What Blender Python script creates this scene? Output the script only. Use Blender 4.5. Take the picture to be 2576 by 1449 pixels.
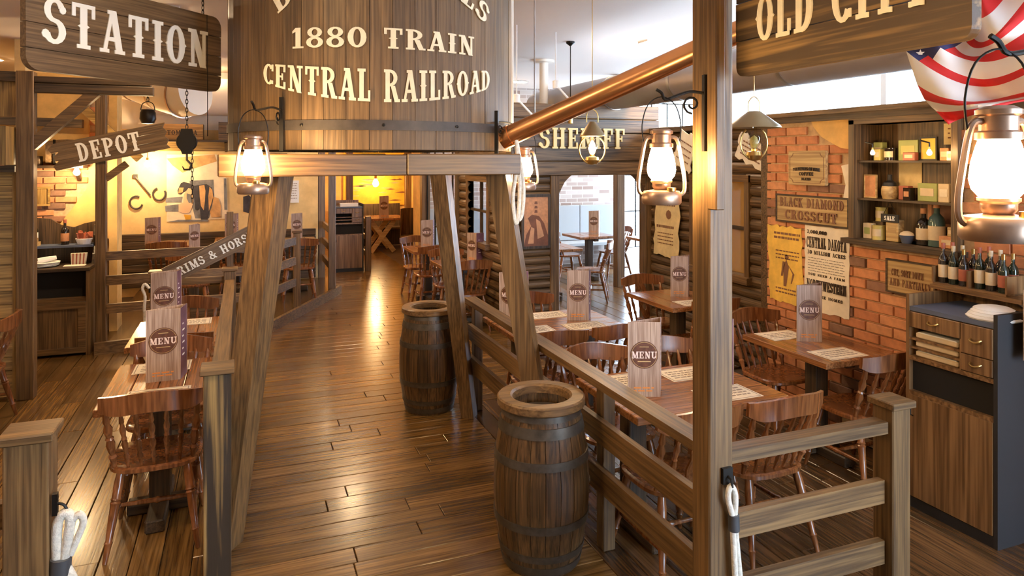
import bpy, math, random
from mathutils import Vector, Matrix
random.seed(7)
R = math.radians
PI = math.pi
S = bpy.context.scene
COL = S.collection
for o in list(bpy.data.objects):
    bpy.data.objects.remove(o)

# ------------------------------------------------------------------ camera
FPX, CX, HY, CAMZ, TH = 1750.0, 1288.0, 400.0, 2.05, R(21.1)
cam_d = bpy.data.cameras.new('camera')
cam = bpy.data.objects.new('camera', cam_d)
COL.objects.link(cam)
cam.location = (0, 0, CAMZ)
cam.rotation_euler = (R(90), 0, -TH)
cam_d.sensor_fit = 'HORIZONTAL'
cam_d.sensor_width = 36.0
cam_d.lens = FPX / 2576 * 36.0
cam_d.shift_y = (HY - 724.5) / 2576
cam_d.clip_start = 0.05
S.camera = cam

# ------------------------------------------------------------------ world and exposure
w = bpy.data.worlds.new('daylight')
S.world = w
w.use_nodes = True
bg = w.node_tree.nodes['Background']
bg.inputs[0].default_value = (0.66, 0.83, 1.0, 1)
bg.inputs[1].default_value = 9.0
S.view_settings.view_transform = 'Standard'
S.view_settings.look = 'None'
S.view_settings.gamma = 1
S.view_settings.use_curve_mapping = False
S.view_settings.exposure = 1.42
LANTERN_E = 80.0
BULB_E = 520.0
PANEL_E = 95.0

# ------------------------------------------------------------------ materials
MATS = {}
def new_mat(name):
    m = bpy.data.materials.new(name)
    m.use_nodes = True
    nt = m.node_tree
    b = nt.nodes['Principled BSDF']
    MATS[name] = m
    return m, nt, b

def plain(name, col, rough=0.5, metal=0.0, emit=None, es=0.0, noise=0.0, nscale=8.0, bump=0.0, coat=0.0):
    m, nt, b = new_mat(name)
    b.inputs['Base Color'].default_value = (*col, 1)
    b.inputs['Roughness'].default_value = rough
    b.inputs['Metallic'].default_value = metal
    b.inputs['Coat Weight'].default_value = coat
    if emit:
        b.inputs['Emission Color'].default_value = (*emit, 1)
        b.inputs['Emission Strength'].default_value = es
    if noise > 0 or bump > 0:
        tc = nt.nodes.new('ShaderNodeTexCoord')
        n = nt.nodes.new('ShaderNodeTexNoise')
        n.inputs['Scale'].default_value = nscale
        n.inputs['Detail'].default_value = 6
        n.inputs['Roughness'].default_value = 0.62
        nt.links.new(tc.outputs['Object'], n.inputs['Vector'])
        if noise > 0:
            r = nt.nodes.new('ShaderNodeValToRGB')
            r.color_ramp.elements[0].position = 0.3
            r.color_ramp.elements[1].position = 0.72
            r.color_ramp.elements[0].color = (*[c * (1 - noise) for c in col], 1)
            r.color_ramp.elements[1].color = (*[min(1, c * (1 + noise)) for c in col], 1)
            nt.links.new(n.outputs['Fac'], r.inputs[0])
            nt.links.new(r.outputs[0], b.inputs['Base Color'])
        if bump > 0:
            bp = nt.nodes.new('ShaderNodeBump')
            bp.inputs['Strength'].default_value = bump
            bp.inputs['Distance'].default_value = 0.01
            nt.links.new(n.outputs['Fac'], bp.inputs['Height'])
            nt.links.new(bp.outputs[0], b.inputs['Normal'])
    return m

def wood(name, dark, light, axis='X', rough=0.45, freq=1.0, vary=0.25, bump=0.12, coat=0.0, lo=0.32, hi=0.72, ring=0.10):
    """stained timber: grain stretched along one local axis, each piece its own tone"""
    m, nt, b = new_mat(name)
    N, L = nt.nodes, nt.links
    tc = N.new('ShaderNodeTexCoord')
    oi = N.new('ShaderNodeObjectInfo')
    mul = N.new('ShaderNodeVectorMath'); mul.operation = 'SCALE'
    mul.inputs[0].default_value = (17.3, 9.1, 23.7)
    L.new(oi.outputs['Random'], mul.inputs['Scale'])
    add = N.new('ShaderNodeVectorMath'); add.operation = 'ADD'
    L.new(tc.outputs['Object'], add.inputs[0]); L.new(mul.outputs[0], add.inputs[1])
    mp = N.new('ShaderNodeMapping')
    sc = {'X': (0.55, 17, 17), 'Y': (17, 0.55, 17), 'Z': (17, 17, 0.55)}[axis]
    mp.inputs['Scale'].default_value = tuple(s * freq for s in sc)
    L.new(add.outputs[0], mp.inputs[0])
    n1 = N.new('ShaderNodeTexNoise')
    n1.inputs['Scale'].default_value = 1.0; n1.inputs['Detail'].default_value = 4
    n1.inputs['Roughness'].default_value = 0.5; n1.inputs['Distortion'].default_value = 0.7
    L.new(mp.outputs[0], n1.inputs['Vector'])
    # growth rings: bands of the low noise
    rng = N.new('ShaderNodeMath'); rng.operation = 'MULTIPLY'; rng.inputs[1].default_value = 30.0
    L.new(n1.outputs['Fac'], rng.inputs[0])
    sn = N.new('ShaderNodeMath'); sn.operation = 'SINE'
    L.new(rng.outputs[0], sn.inputs[0])
    n2 = N.new('ShaderNodeTexNoise')
    n2.inputs['Scale'].default_value = 5.0; n2.inputs['Detail'].default_value = 5
    L.new(mp.outputs[0], n2.inputs['Vector'])
    ma = N.new('ShaderNodeMath'); ma.operation = 'MULTIPLY_ADD'
    ma.inputs[1].default_value = ring; L.new(sn.outputs[0], ma.inputs[0]); L.new(n2.outputs['Fac'], ma.inputs[2])
    rp = N.new('ShaderNodeValToRGB')
    rp.color_ramp.elements[0].position = lo; rp.color_ramp.elements[0].color = (*dark, 1)
    rp.color_ramp.elements[1].position = hi; rp.color_ramp.elements[1].color = (*light, 1)
    L.new(ma.outputs[0], rp.inputs[0])
    hs = N.new('ShaderNodeHueSaturation')
    mr = N.new('ShaderNodeMapRange')
    mr.inputs['To Min'].default_value = 1 - vary; mr.inputs['To Max'].default_value = 1 + vary
    L.new(oi.outputs['Random'], mr.inputs['Value'])
    L.new(mr.outputs[0], hs.inputs['Value']); L.new(rp.outputs[0], hs.inputs['Color'])
    L.new(hs.outputs[0], b.inputs['Base Color'])
    b.inputs['Roughness'].default_value = rough
    b.inputs['Coat Weight'].default_value = coat
    b.inputs['Coat Roughness'].default_value = 0.15
    bp = N.new('ShaderNodeBump'); bp.inputs['Strength'].default_value = bump; bp.inputs['Distance'].default_value = 0.006
    L.new(ma.outputs[0], bp.inputs['Height']); L.new(bp.outputs[0], b.inputs['Normal'])
    return m

def glass(name, tint=(1, 1, 1), gl=0.12):
    m, nt, b = new_mat(name)
    nt.nodes.remove(b)
    out = nt.nodes['Material Output']
    t = nt.nodes.new('ShaderNodeBsdfTransparent'); t.inputs[0].default_value = (*tint, 1)
    g = nt.nodes.new('ShaderNodeBsdfGlossy'); g.inputs['Roughness'].default_value = 0.03
    mx = nt.nodes.new('ShaderNodeMixShader'); mx.inputs[0].default_value = gl
    nt.links.new(t.outputs[0], mx.inputs[1]); nt.links.new(g.outputs[0], mx.inputs[2])
    nt.links.new(mx.outputs[0], out.inputs[0])
    return m

def white_brick(name):
    m, nt, b = new_mat(name)
    tc = nt.nodes.new('ShaderNodeTexCoord')
    mp = nt.nodes.new('ShaderNodeMapping'); mp.inputs['Rotation'].default_value = (R(90), 0, 0)
    br = nt.nodes.new('ShaderNodeTexBrick')
    br.inputs['Scale'].default_value = 1.0
    br.inputs['Brick Width'].default_value = 0.24; br.inputs['Row Height'].default_value = 0.08
    br.inputs['Mortar Size'].default_value = 0.008
    br.inputs['Color1'].default_value = (0.30, 0.22, 0.19, 1); br.inputs['Color2'].default_value = (0.50, 0.46, 0.44, 1)
    br.inputs['Mortar'].default_value = (0.55, 0.52, 0.50, 1)
    nt.links.new(tc.outputs['Object'], mp.inputs[0]); nt.links.new(mp.outputs[0], br.inputs['Vector'])
    nt.links.new(br.outputs[0], b.inputs['Base Color'])
    b.inputs['Roughness'].default_value = 0.8
    return m

# timber: name_axis
for ax in 'XYZ':
    wood('stain_' + ax, (0.085, 0.044, 0.017), (0.225, 0.125, 0.048), ax, rough=0.42, vary=0.15, bump=0.15)
    wood('dark_' + ax, (0.030, 0.017, 0.009), (0.105, 0.062, 0.03), ax, rough=0.5, vary=0.25)
    wood('table_' + ax, (0.17, 0.062, 0.022), (0.40, 0.17, 0.06), ax, rough=0.22, vary=0.15, bump=0.06, coat=0.3)
    wood('floor_' + ax, (0.085, 0.041, 0.012), (0.225, 0.118, 0.034), ax, rough=0.25, vary=0.30, bump=0.10, coat=0.25)
    wood('log_' + ax, (0.055, 0.030, 0.014), (0.20, 0.115, 0.05), ax, rough=0.45, vary=0.25, bump=0.25)
    wood('yellow_' + ax, (0.17, 0.095, 0.03), (0.46, 0.28, 0.09), ax, rough=0.4, vary=0.18)
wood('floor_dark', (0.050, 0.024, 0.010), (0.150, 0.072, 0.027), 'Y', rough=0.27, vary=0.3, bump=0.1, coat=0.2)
wood('knotty_Z', (0.045, 0.030, 0.018), (0.36, 0.22, 0.075), 'Z', rough=0.42, freq=0.55, vary=0.05, bump=0.15, lo=0.50, hi=0.78, ring=0.20)
wood('knotty_X', (0.070, 0.042, 0.02), (0.30, 0.175, 0.06), 'X', rough=0.45, freq=0.55, vary=0.08, bump=0.15, lo=0.42, hi=0.78, ring=0.18)
plain('pale_blue', (0.34, 0.37, 0.39), 0.6)
wood('stave', (0.095, 0.055, 0.025), (0.20, 0.118, 0.052), 'Z', rough=0.5, vary=0.34, bump=0.2)
wood('barrel_stave', (0.045, 0.024, 0.011), (0.16, 0.085, 0.033), 'Z', rough=0.4, vary=0.22, bump=0.2)
wood('ring_wood', (0.10, 0.055, 0.025), (0.24, 0.14, 0.06), 'X', rough=0.35, vary=0.1)
wood('chair_wood', (0.13, 0.042, 0.013), (0.28, 0.10, 0.031), 'Z', rough=0.24, freq=0.7, vary=0.15, bump=0.04, coat=0.35)
wood('sign_wood', (0.088, 0.052, 0.026), (0.20, 0.122, 0.060), 'X', rough=0.5, vary=0.15, bump=0.25)
wood('walnut_Z', (0.10, 0.048, 0.018), (0.30, 0.165, 0.07), 'Z', rough=0.4, freq=0.6, vary=0.05)
wood('walnut_Y', (0.10, 0.048, 0.018), (0.30, 0.165, 0.07), 'Y', rough=0.4, freq=0.6, vary=0.05)
wood('crate', (0.22, 0.11, 0.035), (0.55, 0.32, 0.11), 'X', rough=0.5, vary=0.25)
wood('plaque', (0.36, 0.22, 0.09), (0.62, 0.44, 0.2), 'X', rough=0.5, freq=0.6, vary=0.12)
wood('menu_wood', (0.31, 0.195, 0.14), (0.55, 0.40, 0.31), 'Z', rough=0.35, freq=2.0, vary=0.12, bump=0.02)
plain('menu_side', (0.17, 0.075, 0.11), 0.35, noise=0.4, nscale=9)
plain('menu_emblem', (0.13, 0.05, 0.028), 0.4, noise=0.4, nscale=40)
plain('letter_cream', (0.86, 0.78, 0.58), 0.6, noise=0.10, nscale=14)
plain('letter_white', (0.88, 0.86, 0.80), 0.6)
plain('letter_gold', (0.72, 0.55, 0.24), 0.5)
plain('letter_red', (0.50, 0.06, 0.04), 0.5)
plain('letter_orange', (0.75, 0.28, 0.06), 0.5)
plain('letter_dark', (0.05, 0.03, 0.02), 0.6)
plain('letter_brown', (0.22, 0.10, 0.05), 0.6)
plain('menu_letter', (0.86, 0.68, 0.6), 0.5)
plain('mortar', (0.56, 0.38, 0.22), 0.85, noise=0.25, nscale=20, bump=0.3)
def brick_mat():
    m, nt, b = new_mat('brick')
    oi = nt.nodes.new('ShaderNodeObjectInfo')
    r = nt.nodes.new('ShaderNodeValToRGB')
    e = r.color_ramp.elements
    e[0].position = 0; e[0].color = (0.22, 0.12, 0.075, 1)
    e[1].position = 1; e[1].color = (0.60, 0.27, 0.12, 1)
    a = e.new(0.12); a.color = (0.26, 0.13, 0.08, 1)
    a = e.new(0.16); a.color = (0.50, 0.185, 0.08, 1)
    a = e.new(0.6); a.color = (0.57, 0.225, 0.095, 1)
    nt.links.new(oi.outputs['Random'], r.inputs[0])
    tc = nt.nodes.new('ShaderNodeTexCoord')
    n = nt.nodes.new('ShaderNodeTexNoise'); n.inputs['Scale'].default_value = 22; n.inputs['Detail'].default_value = 5
    nt.links.new(tc.outputs['Object'], n.inputs['Vector'])
    hs = nt.nodes.new('ShaderNodeHueSaturation')
    mr = nt.nodes.new('ShaderNodeMapRange'); mr.inputs['To Min'].default_value = 0.6; mr.inputs['To Max'].default_value = 1.4
    nt.links.new(n.outputs['Fac'], mr.inputs['Value']); nt.links.new(mr.outputs[0], hs.inputs['Value'])
    nt.links.new(r.outputs[0], hs.inputs['Color']); nt.links.new(hs.outputs[0], b.inputs['Base Color'])
    bp = nt.nodes.new('ShaderNodeBump'); bp.inputs['Strength'].default_value = 0.4; bp.inputs['Distance'].default_value = 0.006
    nt.links.new(n.outputs['Fac'], bp.inputs['Height']); nt.links.new(bp.outputs[0], b.inputs['Normal'])
    b.inputs['Roughness'].default_value = 0.75
brick_mat()
plain('plaster', (0.74, 0.44, 0.14), 0.8, noise=0.25, nscale=3, bump=0.15)
plain('plaster_pale', (0.80, 0.56, 0.25), 0.8, noise=0.22, nscale=2.5, bump=0.1)
plain('ceiling_paint', (0.78, 0.70, 0.64), 0.9)
plain('wall_paint', (0.55, 0.40, 0.25), 0.9, noise=0.1)
plain('white_paint', (0.82, 0.82, 0.82), 0.7)
white_brick('white_brick')
plain('iron', (0.02, 0.017, 0.015), 0.4, 0.6)
plain('hoop_iron', (0.075, 0.06, 0.052), 0.5, 0.3, noise=0.3, nscale=12)
plain('barrel_hoop', (0.10, 0.085, 0.07), 0.42, 0.55, noise=0.35, nscale=14)
plain('steel', (0.45, 0.42, 0.40), 0.3, 0.9, noise=0.15, nscale=5)
plain('duct', (0.36, 0.31, 0.30), 0.38, 0.55, noise=0.06, nscale=3)
plain('duct_white', (0.80, 0.72, 0.62), 0.5, 0.1)
plain('copper', (0.80, 0.40, 0.18), 0.27, 1.0, noise=0.12, nscale=4)
plain('brass', (0.55, 0.36, 0.12), 0.28, 0.95)
plain('bronze', (0.30, 0.22, 0.12), 0.35, 0.8)
plain('tin', (0.42, 0.28, 0.20), 0.35, 0.75, noise=0.2, nscale=10)
plain('black', (0.012, 0.011, 0.013), 0.55)
plain('black_end', (0.02, 0.017, 0.018), 0.6)
plain('hole', (0.008, 0.006, 0.005), 0.9)  # near-black standing for the shade inside open niches and slots
plain('slate', (0.09, 0.11, 0.17), 0.6)
plain('rope', (0.74, 0.68, 0.58), 0.85, noise=0.2, nscale=60, bump=0.6)
plain('tape', (0.06, 0.06, 0.065), 0.45)
plain('linen', (0.82, 0.80, 0.77), 0.8, noise=0.05)
plain('paper', (0.80, 0.70, 0.55), 0.8, noise=0.14, nscale=6)
plain('paper_tan', (0.74, 0.57, 0.30), 0.8, noise=0.18, nscale=6)
plain('paper_yellow', (0.80, 0.50, 0.09), 0.8, noise=0.22, nscale=7)
plain('paper_white', (0.82, 0.80, 0.78), 0.7)
plain('sepia', (0.60, 0.30, 0.15), 0.5, noise=0.25, nscale=6)
plain('sepia_dark', (0.20, 0.07, 0.03), 0.5, noise=0.3, nscale=8)
plain('ink_grey', (0.30, 0.23, 0.18), 0.7)
plain('flag_red', (0.62, 0.022, 0.022), 0.75)
plain('flag_white', (0.80, 0.75, 0.73), 0.75)
plain('flag_navy', (0.03, 0.03, 0.10), 0.75)
plain('globe_lit', (1, 0.9, 0.75), 0.3, emit=(1.0, 0.66, 0.30), es=LANTERN_E)
plain('bulb_lit', (1, 0.9, 0.75), 0.3, emit=(1.0, 0.62, 0.26), es=BULB_E)
plain('bulb_small', (1, 0.9, 0.75), 0.3, emit=(1.0, 0.62, 0.26), es=90.0)
plain('bulb_far', (1, 0.9, 0.75), 0.3, emit=(1.0, 0.66, 0.30), es=110.0)
plain('bulb_left', (1, 0.9, 0.75), 0.3, emit=(1.0, 0.70, 0.36), es=330.0)
plain('panel_lit', (1, 1, 1), 0.3, emit=(1.0, 0.70, 0.40), es=PANEL_E)
glass('pane', (0.93, 0.96, 1.0), 0.08)
glass('clear_glass', (0.9, 0.88, 0.82), 0.18)
plain('bottle_green', (0.012, 0.02, 0.012), 0.08, coat=0.5)
plain('bottle_dark', (0.02, 0.014, 0.012), 0.08, coat=0.5)
plain('bottle_amber', (0.22, 0.07, 0.015), 0.12)
plain('bottle_teal', (0.07, 0.12, 0.12), 0.1)
plain('can_green', (0.33, 0.36, 0.12), 0.5, noise=0.15)
plain('can_yellow', (0.55, 0.45, 0.14), 0.5, noise=0.15)
plain('can_cream', (0.66, 0.52, 0.34), 0.5, noise=0.15)
plain('can_red', (0.40, 0.11, 0.06), 0.5, noise=0.2)
plain('can_orange', (0.60, 0.27, 0.12), 0.5, noise=0.25, nscale=20)
plain('mural_sun', (0.85, 0.40, 0.03), 0.8, noise=0.35, nscale=2.2)
plain('mural_horse', (0.05, 0.045, 0.055), 0.8, noise=0.3, nscale=12)
plain('mural_tan', (0.62, 0.34, 0.13), 0.8, noise=0.25, nscale=9)
plain('mural_grey', (0.20, 0.19, 0.19), 0.8, noise=0.4, nscale=8)
plain('mural_pale', (0.80, 0.66, 0.46), 0.8, noise=0.15, nscale=5)
plain('mural_skin', (0.70, 0.45, 0.26), 0.8)
plain('blind', (0.72, 0.36, 0.08), 0.8)
plain('rubber', (0.03, 0.025, 0.02), 0.7)

# ------------------------------------------------------------------ helpers
def link(o, parent=None):
    COL.objects.link(o)
    if parent is not None:
        o.parent = parent
    return o

def tag(o, label=None, cat=None, group=None, kind=None):
    if label: o['label'] = label
    if cat: o['category'] = cat
    if group: o['group'] = group
    if kind: o['kind'] = kind
    return o

def thing(name, label, cat, loc=(0, 0, 0), rz=0.0, group=None):
    o = link(bpy.data.objects.new(name, None))
    o.location = loc
    o.rotation_euler = (0, 0, rz)
    o.empty_display_size = 0.1
    return tag(o, label, cat, group)

def struct(name, loc=(0, 0, 0), rz=0.0):
    o = link(bpy.data.objects.new(name, None))
    o.location = loc
    o.rotation_euler = (0, 0, rz)
    o['kind'] = 'structure'
    return o

def copy_tree(o, parent=None):
    c = o.copy()
    link(c, parent)
    for ch in list(o.children):
        copy_tree(ch, c)
    return c

def smooth_path(p, k=4):
    out = []
    for i in range(len(p) - 1):
        a, b, c, d = p[max(i - 1, 0)], p[i], p[i + 1], p[min(i + 2, len(p) - 1)]
        for j in range(k):
            t = j / k
            out.append(0.5 * ((2 * b) + (c - a) * t + (2 * a - 5 * b + 4 * c - d) * t * t + (3 * b - a - 3 * c + d) * t ** 3))
    out.append(p[-1])
    return out

class MB:
    def __init__(s):
        s.v, s.f, s.mi = [], [], []
    def quad_box(s, p8, mi=0):
        b = len(s.v)
        s.v += [tuple(p) for p in p8]
        for f in ((0, 3, 2, 1), (4, 5, 6, 7), (0, 1, 5, 4), (1, 2, 6, 5), (2, 3, 7, 6), (3, 0, 4, 7)):
            s.f.append(tuple(b + i for i in f)); s.mi.append(mi)
        return s
    def box(s, c, d, mat=None, mi=0):
        x, y, z = d[0] / 2, d[1] / 2, d[2] / 2
        ps = [Vector(p) for p in ((-x, -y, -z), (x, -y, -z), (x, y, -z), (-x, y, -z), (-x, -y, z), (x, -y, z), (x, y, z), (-x, y, z))]
        if mat is not None:
            ps = [mat @ p for p in ps]
        return s.quad_box([p + Vector(c) for p in ps], mi)
    def bb(s, x0, x1, y0, y1, z0, z1, mi=0):
        return s.box(((x0 + x1) / 2, (y0 + y1) / 2, (z0 + z1) / 2), (abs(x1 - x0), abs(y1 - y0), abs(z1 - z0)), None, mi)
    def bev(s, x0, x1, y0, y1, z0, z1, b=0.006):
        """box with chamfered edges"""
        xs, ys, zs = (x0, x1), (y0, y1), (z0, z1)
        base = len(s.v)
        idx = {}
        for i in (0, 1):
            for j in (0, 1):
                for k in (0, 1):
                    dx, dy, dz = (1 - 2 * i) * b, (1 - 2 * j) * b, (1 - 2 * k) * b
                    for a in range(3):
                        p = [xs[i] + (0 if a == 0 else dx), ys[j] + (0 if a == 1 else dy), zs[k] + (0 if a == 2 else dz)]
                        idx[(i, j, k, a)] = len(s.v); s.v.append(tuple(p))
        def F(*k):
            s.f.append(tuple(idx[q] for q in k)); s.mi.append(0)
        for i in (0, 1):
            F((i, 0, 0, 0), (i, 1, 0, 0), (i, 1, 1, 0), (i, 0, 1, 0))
            F((0, i, 0, 1), (1, i, 0, 1), (1, i, 1, 1), (0, i, 1, 1))
            F((0, 0, i, 2), (1, 0, i, 2), (1, 1, i, 2), (0, 1, i, 2))
        for i in (0, 1):
            for j in (0, 1):
                F((0, i, j, 1), (1, i, j, 1), (1, i, j, 2), (0, i, j, 2))
                F((i, 0, j, 0), (i, 1, j, 0), (i, 1, j, 2), (i, 0, j, 2))
                F((i, j, 0, 0), (i, j, 1, 0), (i, j, 1, 1), (i, j, 0, 1))
                for k in (0, 1):
                    F((i, j, k, 0), (i, j, k, 1), (i, j, k, 2))
        return s
    def bar(s, a, b, w, h, mi=0, up=(0, 0, 1)):
        """rectangular bar from a to b: w across, h along 'up'"""
        a, b = Vector(a), Vector(b)
        d = (b - a).normalized()
        u = Vector(up)
        side = d.cross(u)
        if side.length < 1e-4:
            side = d.cross(Vector((1, 0, 0)))
        side.normalize()
        u = side.cross(d).normalized()
        ps = []
        for e in (a, b):
            for sx, sy in ((-1, -1), (1, -1), (1, 1), (-1, 1)):
                ps.append(e + side * (sx * w / 2) + u * (sy * h / 2))
        return s.quad_box(ps, mi)
    def tube(s, pts, rad, n=10, mi=0, cap=True):
        pts = [Vector(p) for p in pts]
        if not isinstance(rad, (list, tuple)):
            if 5 <= len(pts) <= 13 and n > 5:
                pts = smooth_path(pts)
            rad = [rad] * len(pts)
        b = len(s.v)
        prev = None
        for i, p in enumerate(pts):
            if i == 0: d = pts[1] - p
            elif i == len(pts) - 1: d = p - pts[i - 1]
            else: d = pts[i + 1] - pts[i - 1]
            d.normalize()
            if prev is None:
                u = d.cross(Vector((0, 0, 1)))
                if u.length < 1e-3: u = d.cross(Vector((1, 0, 0)))
            else:
                u = prev - d * prev.dot(d)
                if u.length < 1e-4: u = d.cross(Vector((1, 0, 0)))
            u.normalize(); prev = u
            v = d.cross(u)
            for k in range(n):
                a = 2 * PI * k / n
                s.v.append(tuple(p + (u * math.cos(a) + v * math.sin(a)) * rad[i]))
        m = len(pts)
        for i in range(m - 1):
            for k in range(n):
                s.f.append((b + i * n + k, b + i * n + (k + 1) % n, b + (i + 1) * n + (k + 1) % n, b + (i + 1) * n + k)); s.mi.append(mi)
        if cap:
            s.f.append(tuple(b + k for k in range(n))[::-1]); s.mi.append(mi)
            s.f.append(tuple(b + (m - 1) * n + k for k in range(n))); s.mi.append(mi)
        return s
    def lathe(s, prof, n=20, c=(0, 0, 0), mi=0, a0=0.0, a1=2 * PI, cap=True):
        b = len(s.v)
        full = abs(a1 - a0 - 2 * PI) < 1e-6
        cnt = n if full else n + 1
        for r, z in prof:
            for k in range(cnt):
                a = a0 + (a1 - a0) * k / n
                s.v.append((c[0] + r * math.cos(a), c[1] + r * math.sin(a), c[2] + z))
        for i in range(len(prof) - 1):
            for k in range(n):
                k2 = (k + 1) % cnt
                s.f.append((b + i * cnt + k, b + i * cnt + k2, b + (i + 1) * cnt + k2, b + (i + 1) * cnt + k)); s.mi.append(mi)
        if cap and full:
            if prof[0][0] > 1e-5:
                s.f.append(tuple(b + k for k in range(cnt))[::-1]); s.mi.append(mi)
            if prof[-1][0] > 1e-5:
                s.f.append(tuple(b + (len(prof) - 1) * cnt + k for k in range(cnt))); s.mi.append(mi)
        return s
    def prism(s, poly, f, d0, d1, mi=0):
        """2-D outline poly, mapped by f(u, v, w), between w=d0 and w=d1"""
        b = len(s.v); n = len(poly)
        for dd in (d0, d1):
            for (u, v) in poly:
                s.v.append(tuple(f(u, v, dd)))
        s.f.append(tuple(b + i for i in range(n))[::-1]); s.mi.append(mi)
        s.f.append(tuple(b + n + i for i in range(n))); s.mi.append(mi)
        for i in range(n):
            j = (i + 1) % n
            s.f.append((b + i, b + j, b + n + j, b + n + i)); s.mi.append(mi)
        return s
    def mesh(s, name, mats, smooth=False):
        me = bpy.data.meshes.new(name)
        me.from_pydata([tuple(v) for v in s.v], [], s.f)
        if isinstance(mats, str): mats = [mats]
        for q in mats:
            me.materials.append(MATS[q])
        if len(mats) > 1:
            me.polygons.foreach_set('material_index', s.mi)
        import bmesh
        bm = bmesh.new(); bm.from_mesh(me)
        bmesh.ops.recalc_face_normals(bm, faces=bm.faces)
        if smooth:
            for f in bm.faces: f.smooth = True
            for e in bm.edges:
                if len(e.link_faces) == 2 and e.calc_face_angle(0) > R(38):
                    e.smooth = False
        bm.to_mesh(me); bm.free()
        return me
    def build(s, name, mats, parent=None, smooth=False, loc=None):
        o = bpy.data.objects.new(name, s.mesh(name, mats, smooth))
        link(o, parent)
        if loc is not None: o.location = loc
        return o

def inst(name, me, parent=None, loc=(0, 0, 0), rot=(0, 0, 0), scale=None):
    o = bpy.data.objects.new(name, me)
    link(o, parent)
    o.location = loc; o.rotation_euler = rot
    if scale: o.scale = scale
    return o

FRONT = lambda u, v, d: (u, -d, v)        # a board standing in XZ, its face towards -Y

# ------------------------------------------------------------------ lettering: slab letters made of quads
def _rect(x0, y0, x1, y1): return [(x0, y0), (x1, y0), (x1, y1), (x0, y1)]
def _line(x0, y0, x1, y1, t):
    h = t / 2
    return [(x0 - h, y0), (x0 + h, y0), (x1 + h, y1), (x1 - h, y1)]
def _arc(cx, cy, rx, ry, a0, a1, tx, ty, n=9):
    out = []
    for i in range(n):
        p = []
        for a, k in ((a0 + (a1 - a0) * i / n, 0), (a0 + (a1 - a0) * i / n, 1), (a0 + (a1 - a0) * (i + 1) / n, 1), (a0 + (a1 - a0) * (i + 1) / n, 0)):
            a = R(a)
            p.append((cx + (rx - (tx if k else 0)) * math.cos(a), cy + (ry - (ty if k else 0)) * math.sin(a)))
        out.append(p)
    return out
def _disc(cx, cy, r):
    return [[(cx + r * math.cos(2 * PI * i / 8), cy + r * math.sin(2 * PI * i / 8)) for i in range(8)]]
T_, s_ = 0.2, 0.09
def _foot(x, w=0.34): return _rect(x - w / 2, 0, x + w / 2, s_)
def _head(x, w=0.34): return _rect(x - w / 2, 1 - s_, x + w / 2, 1)
def _stem(x): return _rect(x - T_ / 2, 0, x + T_ / 2, 1)
def _spur(x): return [(x - 0.17, 0.5), (x, 0.41), (x + 0.17, 0.5), (x, 0.59)]
G = {}
G['A'] = (0.78, [_line(0.14, 0, 0.38, 1, 0.11), _line(0.62, 0, 0.40, 1, 0.2), _rect(0.22, 0.28, 0.56, 0.38), _foot(0.14, 0.28), _foot(0.62, 0.32), _head(0.36, 0.24)])
G['B'] = (0.72, [_stem(0.18), _foot(0.16, 0.3), _head(0.16, 0.3)] + _arc(0.28, 0.745, 0.34, 0.255, -90, 90, 0.18, 0.09) + _arc(0.28, 0.28, 0.38, 0.28, -90, 90, 0.19, 0.09) + [_rect(0.18, 0.46, 0.32, 0.56)])
G['C'] = (0.70, _arc(0.36, 0.5, 0.34, 0.5, 38, 322, 0.2, 0.1, 14) + [_rect(0.56, 0.66, 0.66, 0.98), _rect(0.56, 0.08, 0.64, 0.24)])
G['D'] = (0.74, [_stem(0.18), _foot(0.16, 0.3), _head(0.16, 0.3)] + _arc(0.28, 0.5, 0.40, 0.5, -90, 90, 0.2, 0.1, 12))
G['E'] = (0.68, [_stem(0.18), _rect(0.03, 0, 0.6, s_), _rect(0.03, 1 - s_, 0.6, 1), _rect(0.18, 0.46, 0.45, 0.54), _rect(0.51, 0, 0.61, 0.3), _rect(0.51, 0.7, 0.61, 1), _rect(0.4, 0.36, 0.47, 0.64)])
G['F'] = (0.66, [_stem(0.18), _foot(0.18, 0.34), _rect(0.03, 1 - s_, 0.6, 1), _rect(0.18, 0.46, 0.45, 0.54), _rect(0.51, 0.7, 0.61, 1), _rect(0.4, 0.36, 0.47, 0.64)])
G['H'] = (0.84, [_stem(0.19), _stem(0.63), _foot(0.19), _head(0.19), _foot(0.63), _head(0.63), _rect(0.19, 0.45, 0.63, 0.55)])
G['I'] = (0.42, [_stem(0.2), _foot(0.2, 0.38), _head(0.2, 0.38), _spur(0.2)])
G['K'] = (0.8, [_stem(0.19), _foot(0.19), _head(0.19), _line(0.28, 0.42, 0.60, 1, 0.1), _line(0.64, 0, 0.36, 0.6, 0.2), _foot(0.66, 0.28), _head(0.62, 0.24)])
G['L'] = (0.64, [_stem(0.19), _head(0.19, 0.36), _rect(0.02, 0, 0.58, s_), _rect(0.48, 0, 0.58, 0.34)])
G['M'] = (0.98, [_rect(0.12, 0, 0.22, 1), _rect(0.68, 0, 0.88, 1), _line(0.48, 0.05, 0.2, 1, 0.2), _line(0.47, 0.05, 0.72, 1, 0.1), _foot(0.17, 0.28), _foot(0.78, 0.36), _head(0.15, 0.26), _head(0.8, 0.3)])
G['N'] = (0.84, [_rect(0.14, 0, 0.24, 1), _rect(0.6, 0, 0.7, 1), _line(0.62, 0, 0.2, 1, 0.22), _foot(0.19, 0.3), _head(0.15, 0.26), _head(0.65, 0.3)])
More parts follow.
